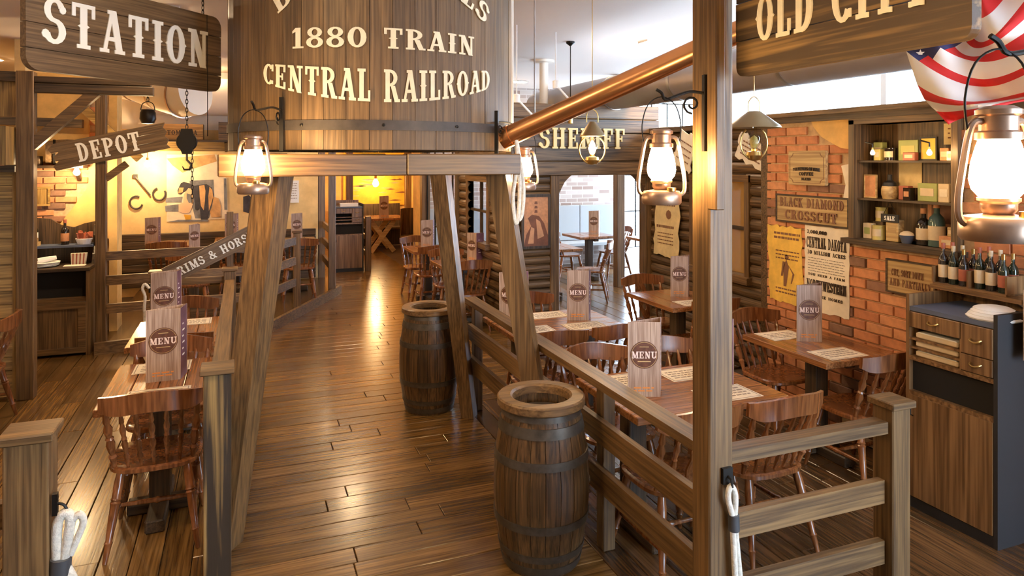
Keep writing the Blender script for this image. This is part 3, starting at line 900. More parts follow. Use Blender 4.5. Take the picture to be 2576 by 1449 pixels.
# ================================================================== BARRELS
def make_barrel(label, x, y, h=0.83):
    t = thing('barrel', label, 'barrel', (x, y, 0), 0, 'barrels beside the walkway')
    n = 20
    def rad(z):
        s = (z / (h - 0.03)) * 2 - 1
        return 0.245 - 0.055 * s * s
    for k in range(n):
        a0 = 2 * PI * k / n + 0.006; a1 = 2 * PI * (k + 1) / n - 0.006
        am = (a0 + a1) / 2
        m = MB(); b = 0
        zs = [0, 0.1, 0.22, 0.34, 0.46, 0.58, 0.70, h - 0.03]
        for z in zs:
            r = rad(z)
            for (rr, a) in ((r - 0.022, a0), (r, a0), (r * 1.006, am), (r, a1), (r - 0.022, a1)):
                m.v.append((rr * math.cos(a), rr * math.sin(a), z))
        for i in range(len(zs) - 1):
            for j in range(5):
                m.f.append((i * 5 + j, i * 5 + (j + 1) % 5, (i + 1) * 5 + (j + 1) % 5, (i + 1) * 5 + j)); m.mi.append(0)
        m.f.append((0, 1, 2, 3, 4)); m.f.append(tuple(len(m.v) - 5 + j for j in range(5))); m.mi += [0, 0]
        m.build('stave', 'barrel_stave', t, True)
    for z0, z1 in ((0.015, 0.055), (0.085, 0.12), (0.235, 0.275), (0.54, 0.58), (0.685, 0.735), (0.76, 0.79)):
        MB().lathe([(rad(z0), z0), (rad(z0) + 0.006, z0), (rad(z1) + 0.006, z1), (rad(z1), z1)], 40, cap=False).build('hoop', 'barrel_hoop', t, True)
    MB().lathe([(0.148, h - 0.035), (0.22, h - 0.035), (0.226, h - 0.028), (0.226, h + 0.004), (0.218, h + 0.012), (0.16, h + 0.012), (0.148, h + 0.002), (0.148, h - 0.035)], 40, cap=False).build('rim', 'ring_wood', t, True)
    MB().lathe([(0, h - 0.10), (0.17, h - 0.10), (0.17, h - 0.09), (0, h - 0.09)], 24, cap=False).build('inner_tray', 'steel', t)
    MB().lathe([(0, 0), (0.02, 0.001), (0.02, 0.008), (0.0, 0.012)], 12).build('bung', 'dark_X', t).matrix_local = Matrix.Translation((0.243 * math.cos(R(-20)), 0.243 * math.sin(R(-20)), 0.40)) @ Matrix.Rotation(R(-20), 4, 'Z') @ Matrix.Rotation(R(90), 4, 'Y')
    return t
make_barrel('oak barrel with open rim in front of the right railing, nearest the viewer', 1.43, 3.29)
make_barrel('oak barrel with open rim standing beside the far right tank leg', 1.43, 5.60)
bt = thing('paper_scrap', 'crumpled white paper lying inside the nearest barrel', 'paper', (1.40, 3.27, 0.742))
m = MB()
rn = random.Random(5)
for k in range(7):
    c = Vector((rn.uniform(-0.05, 0.05), rn.uniform(-0.04, 0.04), 0.02))
    m.box(c, (0.07, 0.05, 0.012), Matrix.Rotation(rn.uniform(0, 3), 3, 'Z') @ Matrix.Rotation(rn.uniform(-0.3, 0.3), 3, 'X'))
m.build('crumple', 'linen', bt)

# ================================================================== RAILINGS AND POSTS
def post(root, x, y, h=1.0, w=0.105, cap=True, mat='stain_Z', z=0.0):
    o = MB().bev(x - w / 2, x + w / 2, y - w / 2, y + w / 2, z, z + h, 0.005).build('post', mat, root)
    if cap:
        c = w / 2 + 0.016
        MB().bev(x - c, x + c, y - c, y + c, z + h, z + h + 0.03, 0.004).build('cap', 'stain_X', o)
    return o
def rail(root, a, b, w=0.04, h=0.09, mat='stain_Y'):
    return MB().bar(a, b, w, h).build('rail', mat, root)

tp = thing('timber_post', 'tall square timber post rising to the ceiling where the front railings meet', 'post', (0, 0, 0))
MB().bev(1.69 - 0.055, 1.69 + 0.055, 2.23 - 0.055, 2.23 + 0.055, 0, CEIL - 0.01, 0.006).build('post', 'stain_Z', tp)
MB().bev(1.625, 1.665, 2.12, 2.175, 1.86, CEIL - 0.02, 0.004).build('backing_strip', 'stain_Z', tp)

r1 = thing('railing', 'long three-rail timber railing running along the right of the walkway', 'railing')
RX = 1.73
rail(r1, (RX, 2.28, 0.90), (RX, 5.45, 0.90), 0.10, 0.04)
rail(r1, (RX, 2.28, 0.64), (RX, 5.45, 0.64), 0.035, 0.12)
rail(r1, (RX, 2.28, 0.39), (RX, 5.45, 0.39), 0.035, 0.12)
for y in (3.25, 4.35, 5.42):
    MB().bev(RX + 0.02, RX + 0.09, y - 0.04, y + 0.04, 0, 0.88, 0.004).build('post', 'stain_Z', r1)
r2 = thing('railing', 'short front railing with three rails between tall post and capped post', 'railing')
rail(r2, (1.745, 2.23, 0.90), (2.57, 2.23, 0.90), 0.07, 0.05, 'stain_X')
rail(r2, (1.745, 2.23, 0.62), (2.57, 2.23, 0.62), 0.035, 0.10, 'stain_X')
rail(r2, (1.745, 2.23, 0.36), (2.57, 2.23, 0.36), 0.035, 0.10, 'stain_X')
post(r2, 2.63, 2.23, 0.98)
r3 = thing('railing', 'timber railing left of the walkway beside the tables for two', 'railing')
post(r3, -0.12, 3.74, 1.0, 0.125, True, 'knotty_Z')
post(r3, -0.12, 7.07, 1.0, 0.105)
rail(r3, (-0.12, 3.80, 0.90), (-0.12, 7.02, 0.90), 0.085, 0.045)
rail(r3, (-0.12, 3.80, 0.64), (-0.12, 7.02, 0.64), 0.035, 0.11)
rail(r3, (-0.12, 3.80, 0.39), (-0.12, 7.02, 0.39), 0.035, 0.11)
post(r3, -0.74, 7.12, 1.0, 0.105)
rail(r3, (-0.70, 7.09, 0.92), (-0.16, 7.09, 0.92), 0.05, 0.06, 'stain_X')
rail(r3, (-0.70, 7.09, 0.64), (-0.16, 7.09, 0.64), 0.035, 0.10, 'stain_X')
rail(r3, (-0.70, 7.09, 0.39), (-0.16, 7.09, 0.39), 0.035, 0.10, 'stain_X')
r4 = thing('railing', 'railing end at the left frame edge, its post carrying a looped rope', 'railing')
post(r4, -0.70, 2.90, 1.07, 0.135)
rail(r4, (-2.4, 2.93, 0.80), (-0.76, 2.93, 0.80), 0.045, 0.09, 'stain_X')
rail(r4, (-2.4, 2.93, 0.45), (-0.76, 2.93, 0.45), 0.045, 0.09, 'stain_X')
r5 = thing('railing', 'three-rail railing closing off the raised bay beside the dresser', 'railing')
rail(r5, (-1.36, 8.44, 1.02), (0.12, 8.60, 1.02), 0.04, 0.09, 'stain_X')
rail(r5, (-1.36, 8.44, 0.76), (0.12, 8.60, 0.76), 0.04, 0.10, 'stain_X')
rail(r5, (-1.36, 8.44, 0.46), (0.12, 8.60, 0.46), 0.04, 0.10, 'stain_X')
post(r5, 0.18, 8.72, 0.95, 0.09, True, 'stain_Z', 0.1)
r6 = thing('railing', 'short railing on the kerb of the raised bay, daylit ends facing the walkway', 'railing')
def on_kerb(t, z): return (0.23 + 1.06 * t, 8.72 + 2.1 * t, z)
for z in (0.98, 0.72, 0.44):
    rail(r6, on_kerb(0.04, z), on_kerb(0.37, z), 0.04, 0.10, 'stain_Y')
x, y, _ = on_kerb(0.40, 0); post(r6, x, y, 0.98, 0.09, True, 'stain_Z', 0.1)
r7 = thing('railing', 'far railing with a full-height post at the end of the raised bay', 'railing')
MB().bev(1.18, 1.28, 10.60, 10.70, 0.10, 2.6, 0.005).build('post', 'stain_Z', r7)
for z in (0.98, 0.72, 0.44):
    rail(r7, (1.22, 10.70, z), (1.22, 11.72, z), 0.04, 0.10, 'stain_Y')
pz = thing('timber_post', 'dark grey timber post at the end of the plaster mural wall', 'post', (1.2, 11.86, 0))
MB().bev(-0.055, 0.055, -0.055, 0.055, 0.0, CEIL, 0.005).build('post', 'stain_Z', pz)

# ropes on the posts
def rope_hook(label, x, y, z, pts, side):
    t = thing('rope', label, 'rope', (x, y, z))
    MB().tube(pts, 0.0135, 10).build('cord', 'rope', t, True)
    return t
t = thing('rope', 'white rope looped on an iron hook of the left front post', 'rope', (-0.622, 2.86, 0.80))
MB().bb(-0.004, 0.012, -0.012, 0.012, 0.0, 0.075).build('hook_plate', 'iron', t)
MB().tube([(0.005, 0, 0.04), (0.03, 0, 0.03), (0.042, 0, 0.0), (0.03, 0, -0.02), (0.018, 0, -0.005)], 0.005, 8).build('hook', 'iron', t, True)
MB().tube([(0.012, 0, -0.20), (0.008, 0, -0.10), (0.012, 0, -0.03), (0.032, 0, 0.0), (0.05, 0, -0.02), (0.042, 0, -0.10), (0.03, 0, -0.17)], 0.017, 10).build('eye', 'rope', t, True)
MB().tube([(0.055, 0, -0.03), (0.078, 0, -0.012), (0.09, 0, -0.04), (0.078, 0, -0.08), (0.05, 0, -0.15)], 0.0125, 10).build('eye', 'rope', t, True)
MB().tube([(0.022, 0, -0.155), (0.018, 0, -0.215)], 0.034, 12).build('binding', 'tape', t, True)
MB().tube([(0.012, 0, -0.20), (-0.002, -0.004, -0.34), (-0.010, -0.006, -0.50), (0.0, -0.006, -0.62), (0.05, 0, -0.72)], 0.0195, 10).build('cord', 'rope', t, True)
MB().tube([(0.034, 0, -0.19), (0.07, 0, -0.28), (0.105, 0, -0.40), (0.12, 0, -0.52), (0.11, 0, -0.64), (0.05, 0, -0.72)], 0.0195, 10).build('cord', 'rope', t, True)
t = thing('rope', 'pale rope hanging from a hook on the tall front post', 'rope', (1.71, 2.166, 0.84))
MB().bb(-0.022, 0.022, -0.006, 0.01, -0.02, 0.04).build('hook_plate', 'iron', t)
MB().tube([(0, 0, 0.01), (0.0, -0.025, 0.005), (0.0, -0.03, -0.02), (0, -0.012, -0.03)], 0.005, 8).build('hook', 'iron', t, True)
MB().tube([(0.01, -0.02, -0.14), (-0.012, -0.02, -0.06), (0.0, -0.022, -0.02), (0.022, -0.02, -0.06), (0.018, -0.02, -0.14)], 0.011, 10).build('eye', 'rope', t, True)
MB().tube([(0.014, -0.02, -0.13), (0.016, -0.02, -0.19)], 0.021, 12).build('binding', 'tape', t, True)
MB().tube([(0.010, -0.02, -0.18), (0.02, -0.02, -0.35), (0.03, -0.02, -0.52), (0.05, -0.02, -0.70)], 0.0115, 10).build('cord', 'rope', t, True)
MB().tube([(0.020, -0.02, -0.18), (0.04, -0.02, -0.35), (0.062, -0.02, -0.52), (0.05, -0.02, -0.70)], 0.0115, 10).build('cord', 'rope', t, True)
t = thing('rope', 'lamp-lit rope hooked on the post behind the two small tables', 'rope', (-0.80, 7.06, 0.86))
MB().bb(0.0, 0.012, -0.012, 0.012, -0.02, 0.06).build('hook_plate', 'iron', t)
MB().tube([(0.005, -0.01, 0.02), (-0.03, -0.01, 0.06), (-0.05, -0.01, 0.02), (-0.03, -0.01, -0.05), (-0.035, -0.01, -0.16), (-0.03, -0.01, -0.30)], 0.013, 8).build('cord', 'rope', t, True)
t = thing('rope', 'coil of pale rope hanging from the right end of the tank beam', 'rope', (1.53, 3.90, 2.12))
MB().tube([(0.0, 0, 0.10), (0.01, 0, -0.05), (0.025, 0, -0.22), (0.015, 0, -0.42), (-0.005, 0, -0.45), (-0.02, 0, -0.30), (0.01, 0, -0.08), (0.0, 0, 0.08)], 0.012, 10).build('cord', 'rope', t, True)
MB().tube([(0.0, 0, 0.06), (0.03, 0, -0.10), (0.05, 0, -0.26), (0.04, 0, -0.40), (0.02, 0, -0.44)], 0.012, 10).build('cord', 'rope', t, True)

# ---- depot timber frame at the left
fr = thing('depot_porch', 'dark depot porch frame with a tall post, double beam and diagonal brace', 'porch')
MB().bev(-1.80, -1.67, 7.00, 7.12, 0, 2.80, 0.006).build('post', 'stain_Z', fr)
MB().bev(-1.67, -0.76, 7.01, 7.11, 2.62, 2.70, 0.005).build('beam', 'dark_X', fr)
MB().bev(-1.67, -0.78, 7.01, 7.11, 2.705, 2.76, 0.005).build('beam', 'dark_X', fr)
MB().bar((-1.70, 7.06, 2.16), (-1.22, 7.06, 2.64), 0.09, 0.09, up=(0, 1, 0)).build('brace', 'stain_X', fr)
tr_ = thing('roof_truss', 'truss timbers against the orange plaster behind the depot porch', 'truss')
MB().bar((-1.66, 8.9, 2.62), (-1.1, 8.9, 2.05), 0.09, 0.08, up=(0, 1, 0)).build('brace', 'yellow_X', tr_)
MB().bar((-2.6, 8.9, 2.47), (-1.66, 8.9, 2.44), 0.09, 0.09, up=(0, 1, 0)).build('beam', 'dark_X', tr_)
p2_ = thing('timber_post', 'dark timber post with a short brace under the DEPOT board', 'post')
MB().bev(-1.46, -1.36, 8.42, 8.52, 0, 2.95, 0.006).build('post', 'stain_Z', p2_)
MB().bar((-1.37, 8.47, 1.84), (-1.17, 8.47, 2.0), 0.07, 0.07, up=(0, 1, 0)).build('brace', 'stain_X', p2_)

# ================================================================== SIGNS
def rounded_strip(x0, x1, z0, z1, r, tl=False, tr=False, bl=False, br_=False, n=5):
    p = []
    def corner(cx, cz, a0):
        for i in range(n + 1):
            a = R(a0 + 90 * i / n); p.append((cx + r * math.cos(a), cz + r * math.sin(a)))
    corner(x0 + r, z0 + r, 180) if bl else p.append((x0, z0))
    corner(x1 - r, z0 + r, 270) if br_ else p.append((x1, z0))
    corner(x1 - r, z1 - r, 0) if tr else p.append((x1, z1))
    corner(x0 + r, z1 - r, 90) if tl else p.append((x0, z1))
    return p
def plank_sign(name, label, loc, rz, x0, x1, zs, thick, r, mat, roll=0.0, cat='sign'):
    t = thing(name, label, cat, loc, rz)
    t.rotation_euler = (0, roll, rz)
    n = len(zs) - 1
    for i in range(n):
        b, tp_ = i == 0, i == n - 1
        poly = rounded_strip(x0, x1, zs[i] + (0 if b else 0.002), zs[i + 1] - (0 if tp_ else 0.002), r, tp_, tp_, b, b)
        MB().prism(poly, FRONT, 0, thick + 0.002 * (i % 2)).build('board', mat, t)
    return t
# STATION
ph = math.atan2(5.12 - 4.15, -0.18 + 1.03)
st = plank_sign('hanging_sign', 'large weathered plank sign reading STATION hanging on chains', (-1.03, 4.15, 2.50), ph, -0.02, 1.30, (0, 0.11, 0.24, 0.37, 0.50), 0.04, 0.07, 'sign_wood')
lettering('STATION', 1.12, 0.24, lambda u, v, d: (u, -0.043 - d, v), 0.004, 0.62, 0.145, 0.09, mat='letter_white', parent=st)
def chain(parent, p, q, step=0.03, r=0.011, th=0.0028):
    p, q = Vector(p), Vector(q)
    n = max(2, int((q - p).length / step))
    m = MB()
    for i in range(n):
        c = p + (q - p) * ((i + 0.5) / n)
        flip = i % 2
        pts = []
        for k in range(9):
            a = 2 * PI * k / 8
            h = Vector((r * 0.75 * math.cos(a) if not flip else 0, r * 0.75 * math.cos(a) if flip else 0, step * 0.68 * math.sin(a)))
            pts.append(c + h)
        m.tube(pts, th, 5, cap=False)
    return m.build('chain', 'iron', parent)
for u in (0.14, 1.16):
    chain(st, (u, -0.02, 0.50), (u, -0.02, CEIL - 2.50))
MB().tube([(1.17, -0.045, 0.5), (1.17, -0.05, 0.0), (1.17, -0.05, -0.3)], 0.0025, 6).build('cord', 'iron', st)
# OLD CITY
oc = plank_sign('hanging_sign', 'carved wooden sign reading OLD CITY above the right entrance', (1.75, 2.12, 2.355), R(-90), 0, 0.90, (0, 0.13, 0.27, 0.42), 0.035, 0.035, 'knotty_X')
lettering('OLD CITY', 0.68, 0.165, lambda u, v, d: (u, -0.037 - d, v), 0.004, 0.455, 0.112, 0.09, mat='letter_cream', parent=oc)
hb = thing('hanging_beam', 'timber beam under the ceiling that carries the OLD CITY sign', 'beam', (0, 0, 0))
MB().bev(1.70, 1.80, 0.9, 2.17, 2.95, 3.07, 0.005).build('beam', 'stain_Y', hb)
for y in (1.40, 1.95):
    chain(oc, (2.12 - y, -0.018, 0.42), (2.12 - y, -0.018, 0.60))
# SHERIFF letters on the lintel boards
sh = thing('sign_lettering', 'gilt slab letters spelling SHERIFF on the lintel boards', 'lettering', (3.70, FY - 0.108, 2.17))
lettering('SHERIFF', 1.12, 0.24, FRONT, 0.014, 0, 0, 0.1, mat='letter_gold', parent=sh)
# DEPOT
dx, dy = at_d(282, 7.375)
dp = thing('direction_sign', 'weathered board with notched ends reading DEPOT nailed to the porch post', 'sign', (dx, dy, 2.05 + 32 * 7.375 / FPX), R(-8))
dp.scale = (1.035, 1, 1.035)
dp.rotation_euler = (0, R(-12.5), R(-8))
for z0, z1, l in ((-0.135, -0.045, 0.0), (-0.043, 0.043, 0.02), (0.045, 0.135, -0.01)):
    MB().prism([(-0.54 + l, z0), (0.54, z0), (0.51, (z0 + z1) / 2), (0.54, z1), (-0.50 + l, z1), (-0.56 + l, (z0 + z1) / 2)], FRONT, 0, 0.03).build('board', 'sign_wood', dp)
lettering('DEPOT', 0.60, 0.19, FRONT, 0.036, -0.02, -0.095, 0.10, mat='letter_white', parent=dp)
# RIMS & HORSES
ax_, ay_ = at_d(546, 6.55)
rh = thing('direction_sign', 'long sloping board reading RIMS & HORSES above the left railing', 'sign', (ax_, ay_, 2.05 - 232 * 6.55 / FPX), R(0))
rh.rotation_euler = (0, R(-26), R(4))
MB().prism([(-0.48, -0.085), (0.62, -0.085), (0.62, 0.085), (-0.48, 0.085)], FRONT, 0, 0.03).build('board', 'sign_wood', rh)
lettering('RIMS & HORSES', 0.78, 0.08, FRONT, 0.035, 0.02, -0.045, 0.08, mat='letter_white', parent=rh)
sx_, sy_ = at_d(600, 6.95)
up = thing('sign_batten', 'upright batten holding the sloping RIMS & HORSES board above the railing', 'post', (-0.12, 7.135, 1.03))
MB().bev(-0.03, 0.03, -0.02, 0.02, -0.2, 0.52, 0.004).build('batten', 'stain_Z', up)

# boards and papers on the brick wall: local x runs towards the viewer, front faces the room
def wall_item(name, label, cat, yc, zc, proud=0.0):
    return thing(name, label, cat, (BX - 0.012 - proud, yc, zc), R(-90))
def framed(t, w, h, mat, frame, fw=0.014, th=0.02):
    MB().prism([(-w / 2, -h / 2), (w / 2, -h / 2), (w / 2, h / 2), (-w / 2, h / 2)], FRONT, 0, th * 0.7).build('panel', mat, t)
    for (a, b, c, d) in ((-w / 2 - fw, w / 2 + fw, h / 2, h / 2 + fw), (-w / 2 - fw, w / 2 + fw, -h / 2 - fw, -h / 2), (-w / 2 - fw, -w / 2, -h / 2, h / 2), (w / 2, w / 2 + fw, -h / 2, h / 2)):
        MB().prism([(a, c), (b, c), (b, d), (a, d)], FRONT, 0, th).build('frame', frame, t)
OFF = lambda k: (lambda u, v, d: (u, -k - d, v))
t = wall_item('wall_sign', 'framed board reading BLACK DIAMOND CROSSCUT on the brick wall', 'sign', 4.225, 1.65)
framed(t, 0.72, 0.20, 'plaque', 'dark_X')
for s, w_, v_ in (('BLACK DIAMOND', 0.66, 0.015), ('CROSSCUT', 0.54, -0.085)):
    lettering(s, w_, 0.075, OFF(0.015), 0.002, 0, v_, 0.08, mat='letter_brown', parent=t)
t = wall_item('wall_sign', 'square cream plaque with rounded border high on the brick wall', 'sign', 4.25, 1.98)
MB().prism(rounded_strip(-0.19, 0.19, -0.135, 0.135, 0.012, True, True, True, True), FRONT, 0, 0.03).build('panel', 'plaque', t)
m = MB()
for (a, b, c, d) in ((-0.14, 0.14, 0.115, 0.119), (-0.14, 0.14, -0.119, -0.115), (-0.175, -0.171, -0.085, 0.085), (0.171, 0.175, -0.085, 0.085)):
    m.prism([(a, c), (b, c), (b, d), (a, d)], OFF(0.03), 0, 0.002)
for cx, cz, a0 in ((-0.175, 0.119, 270), (0.175, 0.119, 180), (-0.175, -0.119, 0), (0.175, -0.119, 90)):
    for q in _arc(cx, cz, 0.037, 0.037, a0, a0 + 90, 0.004, 0.004, 6):
        m.prism(q, OFF(0.03), 0, 0.002)
m.build('border', 'letter_brown', t)
m = MB()
def curvetext(u, v, d): return (u, -0.031 - d, v - 0.35 * u * u)
add_text(m, 'PURVEYORS OF FINE', 0.28, 0.026, curvetext, 0.002, 0, -0.02, 0.1)
m.build('lettering', 'letter_dark', t); m = MB()
add_text(m, 'COFFEE', 0.15, 0.028, OFF(0.031), 0.002, 0, -0.06, 0.1)
m.build('lettering', 'letter_dark', t); m = MB()
add_text(m, 'BLEND', 0.10, 0.022, OFF(0.031), 0.002, 0, -0.098, 0.1)
m.build('lettering', 'letter_dark', t)
t = wall_item('wall_sign', 'grey framed board with two lines of block letters low by the cabinet', 'sign', 3.355, 1.255)
framed(t, 0.345, 0.205, 'plaque', 'dark_X', 0.012)
lettering('CUT, SORT DOWN', 0.24, 0.045, OFF(0.015), 0.002, -0.02, 0.005, 0.1, mat='letter_brown', parent=t)
lettering('AND PARTIALLY', 0.31, 0.05, OFF(0.015), 0.002, 0, -0.065, 0.1, mat='letter_brown', parent=t)
def ragged(w, h, seed, n=9, amp=0.012, skew=0.0):
    rn = random.Random(seed); p = []
    c = [(-w / 2, -h / 2), (w / 2, -h / 2), (w / 2 + skew, h / 2), (-w / 2 + skew, h / 2)]
    for i in range(4):
        a, b = c[i], c[(i + 1) % 4]
        for k in range(n):
            t_ = k / n
            p.append((a[0] + (b[0] - a[0]) * t_ + rn.uniform(-amp, amp) * (k > 0), a[1] + (b[1] - a[1]) * t_ + rn.uniform(-amp, amp) * (k > 0)))
    return p
def lines(m, x0, x1, z, n, dz, f, h=0.004, seed=1):
    rn = random.Random(seed)
    for i in range(n):
        x = x0
        while x < x1 - 0.01:
            l = min(rn.uniform(0.012, 0.04), x1 - x)
            m.prism([(x, z - i * dz), (x + l, z - i * dz), (x + l, z - i * dz + h), (x, z - i * dz + h)], f, 0, 0.001)
            x += l + 0.008
t = wall_item('poster', 'tall cream land poster reading CENTRAL DAKOTA and NORTHWESTERN on the brick wall', 'poster', 4.075, 1.205)
MB().prism(ragged(0.425, 0.66, 4, 10, 0.008), FRONT, 0, 0.006).build('sheet', 'paper', t)
for s_t, w_, h_, u_, v_, g_ in (('2,000,000', 0.20, 0.028, -0.09, 0.265, 0.1), ('CENTRAL DAKOTA', 0.39, 0.085, 0, 0.155, 0.06), ('30 MILLION ACRES', 0.37, 0.03, 0, 0.105, 0.1), ('YOU NEED A FARM', 0.36, 0.018, 0, -0.06, 0.14), ('NORTHWESTERN', 0.39, 0.075, 0, -0.165, 0.04), ('FREE HOMES', 0.26, 0.022, 0.03, -0.225, 0.14)):
    lettering(s_t, w_, h_, OFF(0.007), 0.001, u_, v_, g_, mat='letter_dark', parent=t)
m = MB(); lines(m, -0.18, 0.18, 0.075, 6, 0.02, OFF(0.007), 0.003, 3)
m.build('print', 'letter_dark', t)['kind'] = 'stuff'
t = wall_item('poster', 'torn yellow show bill with a drawn figure beside the white poster', 'poster', 4.49, 1.19)
MB().prism(ragged(0.38, 0.62, 9, 10, 0.012, -0.03), FRONT, 0, 0.006).build('sheet', 'paper_yellow', t)
m = MB()
lines(m, -0.14, 0.15, 0.24, 2, 0.035, OFF(0.007), 0.018, 5)
lines(m, -0.12, 0.14, 0.10, 3, 0.03, OFF(0.007), 0.010, 6)
lines(m, -0.12, 0.14, -0.21, 2, 0.03, OFF(0.007), 0.012, 8)
for q in ([(-0.03, -0.18), (0.0, -0.18), (0.03, -0.02), (0.0, 0.04), (-0.03, -0.02)], [(0.02, 0.0), (0.09, -0.07), (0.06, -0.15), (0.05, -0.15), (0.07, -0.07)], [(-0.06, -0.1), (-0.04, -0.1), (-0.01, 0.02), (-0.04, 0.02)]):
    m.prism(q, OFF(0.007), 0, 0.001)
for q in _disc(0.005, 0.06, 0.022): m.prism(q, OFF(0.007), 0, 0.001)
m.build('print', 'letter_brown', t)['kind'] = 'stuff'
# wanted papers on the log wall (its face at X = 4.65)
t = thing('poster', 'curled yellow wanted poster pinned to the log wall by the doorway', 'poster', (4.63, 6.98, 1.30), R(-90))
MB().prism(ragged(0.50, 0.78, 21, 8, 0.02, 0.05), FRONT, 0, 0.006).build('sheet', 'paper_tan', t)
m = MB()
for q in _disc(0.07, 0.10, 0.055): m.prism(q, OFF(0.007), 0, 0.001)
lines(m, -0.18, 0.18, -0.06, 1, 0.03, OFF(0.007), 0.03, 2)
lines(m, -0.16, 0.16, -0.13, 4, 0.04, OFF(0.007), 0.012, 12)
lines(m, -0.16, 0.2, 0.25, 2, 0.05, OFF(0.007), 0.02, 14)
m.build('print', 'letter_brown', t)['kind'] = 'stuff'
for (nm, yy, zz, ww, hh, sd, lab) in (('poster', 6.55, 2.14, 0.34, 0.42, 31, 'crumpled torn notice hanging left of the tall front post'), ('poster', 5.45, 2.12, 0.42, 0.26, 33, 'pale torn notice with holes hanging above the log wall window')):
    t = thing(nm, lab, 'poster', (4.60, yy, zz), R(-90))
    t.rotation_euler = (0, R(22), R(-90))
    MB().prism(ragged(ww, hh, sd, 8, 0.025), FRONT, 0, 0.01).build('sheet', 'paper', t)
    m = MB(); lines(m, -ww * 0.36, ww * 0.36, hh * 0.2, 4, hh * 0.16, OFF(0.011), 0.014, sd)
    m.build('print', 'letter_brown', t)['kind'] = 'stuff'
# sepia picture on the sheriff front
t = thing('framed_picture', 'dark framed sepia picture hung on the log panel beside the doorway', 'picture', (3.12, FY - 0.055, 1.335), 0)
framed(t, 0.30, 0.56, 'can_orange', 'dark_Z', 0.03, 0.03)
m = MB()
m.prism([(-0.15, -0.28), (0.15, -0.28), (0.15, -0.16), (0.10, -0.02), (0.04, 0.06), (-0.05, 0.08), (-0.10, 0.04), (-0.06, -0.05), (-0.12, -0.15)], OFF(0.021), 0, 0.001)
for i in range(3):
    m.prism([(-0.02, 0.10 + i * 0.05), (0.02, 0.10 + i * 0.05), (0.015, 0.13 + i * 0.05), (-0.015, 0.13 + i * 0.05)], OFF(0.021), 0, 0.001)
m.build('image', 'sepia_dark', t)
m = MB()
m.prism([(0.02, -0.2), (0.10, -0.17), (0.05, 0.0), (0.0, 0.03)], OFF(0.0225), 0, 0.001); m.prism([(-0.1, -0.25), (-0.03, -0.25), (-0.02, -0.08), (-0.06, -0.06)], OFF(0.0225), 0, 0.001)
m.build('image', 'sepia', t)
t = thing('poster', 'small white notice pinned on the orange plaster behind the raised bay', 'poster', (0.74, 11.79, 1.52), 0)
MB().prism(ragged(0.20, 0.36, 41, 6, 0.004), FRONT, 0, 0.005).build('sheet', 'paper_white', t)
m = MB(); lines(m, -0.07, 0.07, 0.13, 7, 0.04, OFF(0.006), 0.012, 42); m.build('print', 'ink_grey', t)['kind'] = 'stuff'
t = thing('wall_frame', 'small yellow-lit box frame on the brick behind the dresser', 'frame', (-2.06, 9.0, 1.64), 0)
framed(t, 0.10, 0.17, 'yellow_Z', 'yellow_X', 0.02, 0.03)

# ================================================================== LANTERNS
def make_lantern():
    t = thing('hurricane_lantern', 'x', 'lantern', (0, 0, 0))
    MB().lathe([(0.0, 0), (0.068, 0), (0.074, 0.008), (0.074, 0.038), (0.066, 0.05), (0.03, 0.056), (0.0, 0.056)], 24).build('fuel_tank', 'tin', t, True)
    MB().lathe([(0.026, 0.054), (0.034, 0.066), (0.034, 0.078), (0.04, 0.084), (0.04, 0.09), (0.02, 0.092)], 16).build('burner', 'tin', t, True)
    MB().lathe([(0.036, 0.092), (0.049, 0.108), (0.054, 0.130), (0.050, 0.165), (0.041, 0.20), (0.037, 0.212)], 20).build('globe', 'globe_lit', t, True)
    MB().lathe([(0.038, 0.212), (0.044, 0.214), (0.044, 0.228), (0.036, 0.232), (0.036, 0.262), (0.043, 0.266), (0.043, 0.276), (0.028, 0.284), (0.0, 0.286)], 20).build('chimney_hood', 'tin', t, True)
    for sx in (-1, 1):
        MB().tube([(sx * 0.055, 0, 0.03), (sx * 0.082, 0, 0.045), (sx * 0.086, 0, 0.09), (sx * 0.076, 0, 0.16), (sx * 0.064, 0, 0.225), (sx * 0.052, 0, 0.25), (sx * 0.034, 0, 0.252)], 0.0075, 8).build('side_tube', 'tin', t, True)
    MB().lathe([(0.012, 0.05), (0.017, 0.052), (0.017, 0.064), (0.0, 0.066)], 12, (0.03, -0.045, 0)).build('filler_cap', 'brass', t, True)
    MB().tube([(0.066, 0, 0.225), (0.072, 0, 0.30), (0.05, 0, 0.375), (0.0, 0, 0.405), (-0.05, 0, 0.375), (-0.072, 0, 0.30), (-0.066, 0, 0.225)], 0.0025, 6).build('bail_handle', 'iron', t, True)
    return t
lan0 = make_lantern()
def place_lantern(x, y, z, label, rz, first=False):
    t = lan0 if first else copy_tree(lan0)
    t.location = (x, y, z); t.rotation_euler = (0, 0, rz); t['label'] = label; t['group'] = 'lit hurricane lanterns'
    return t
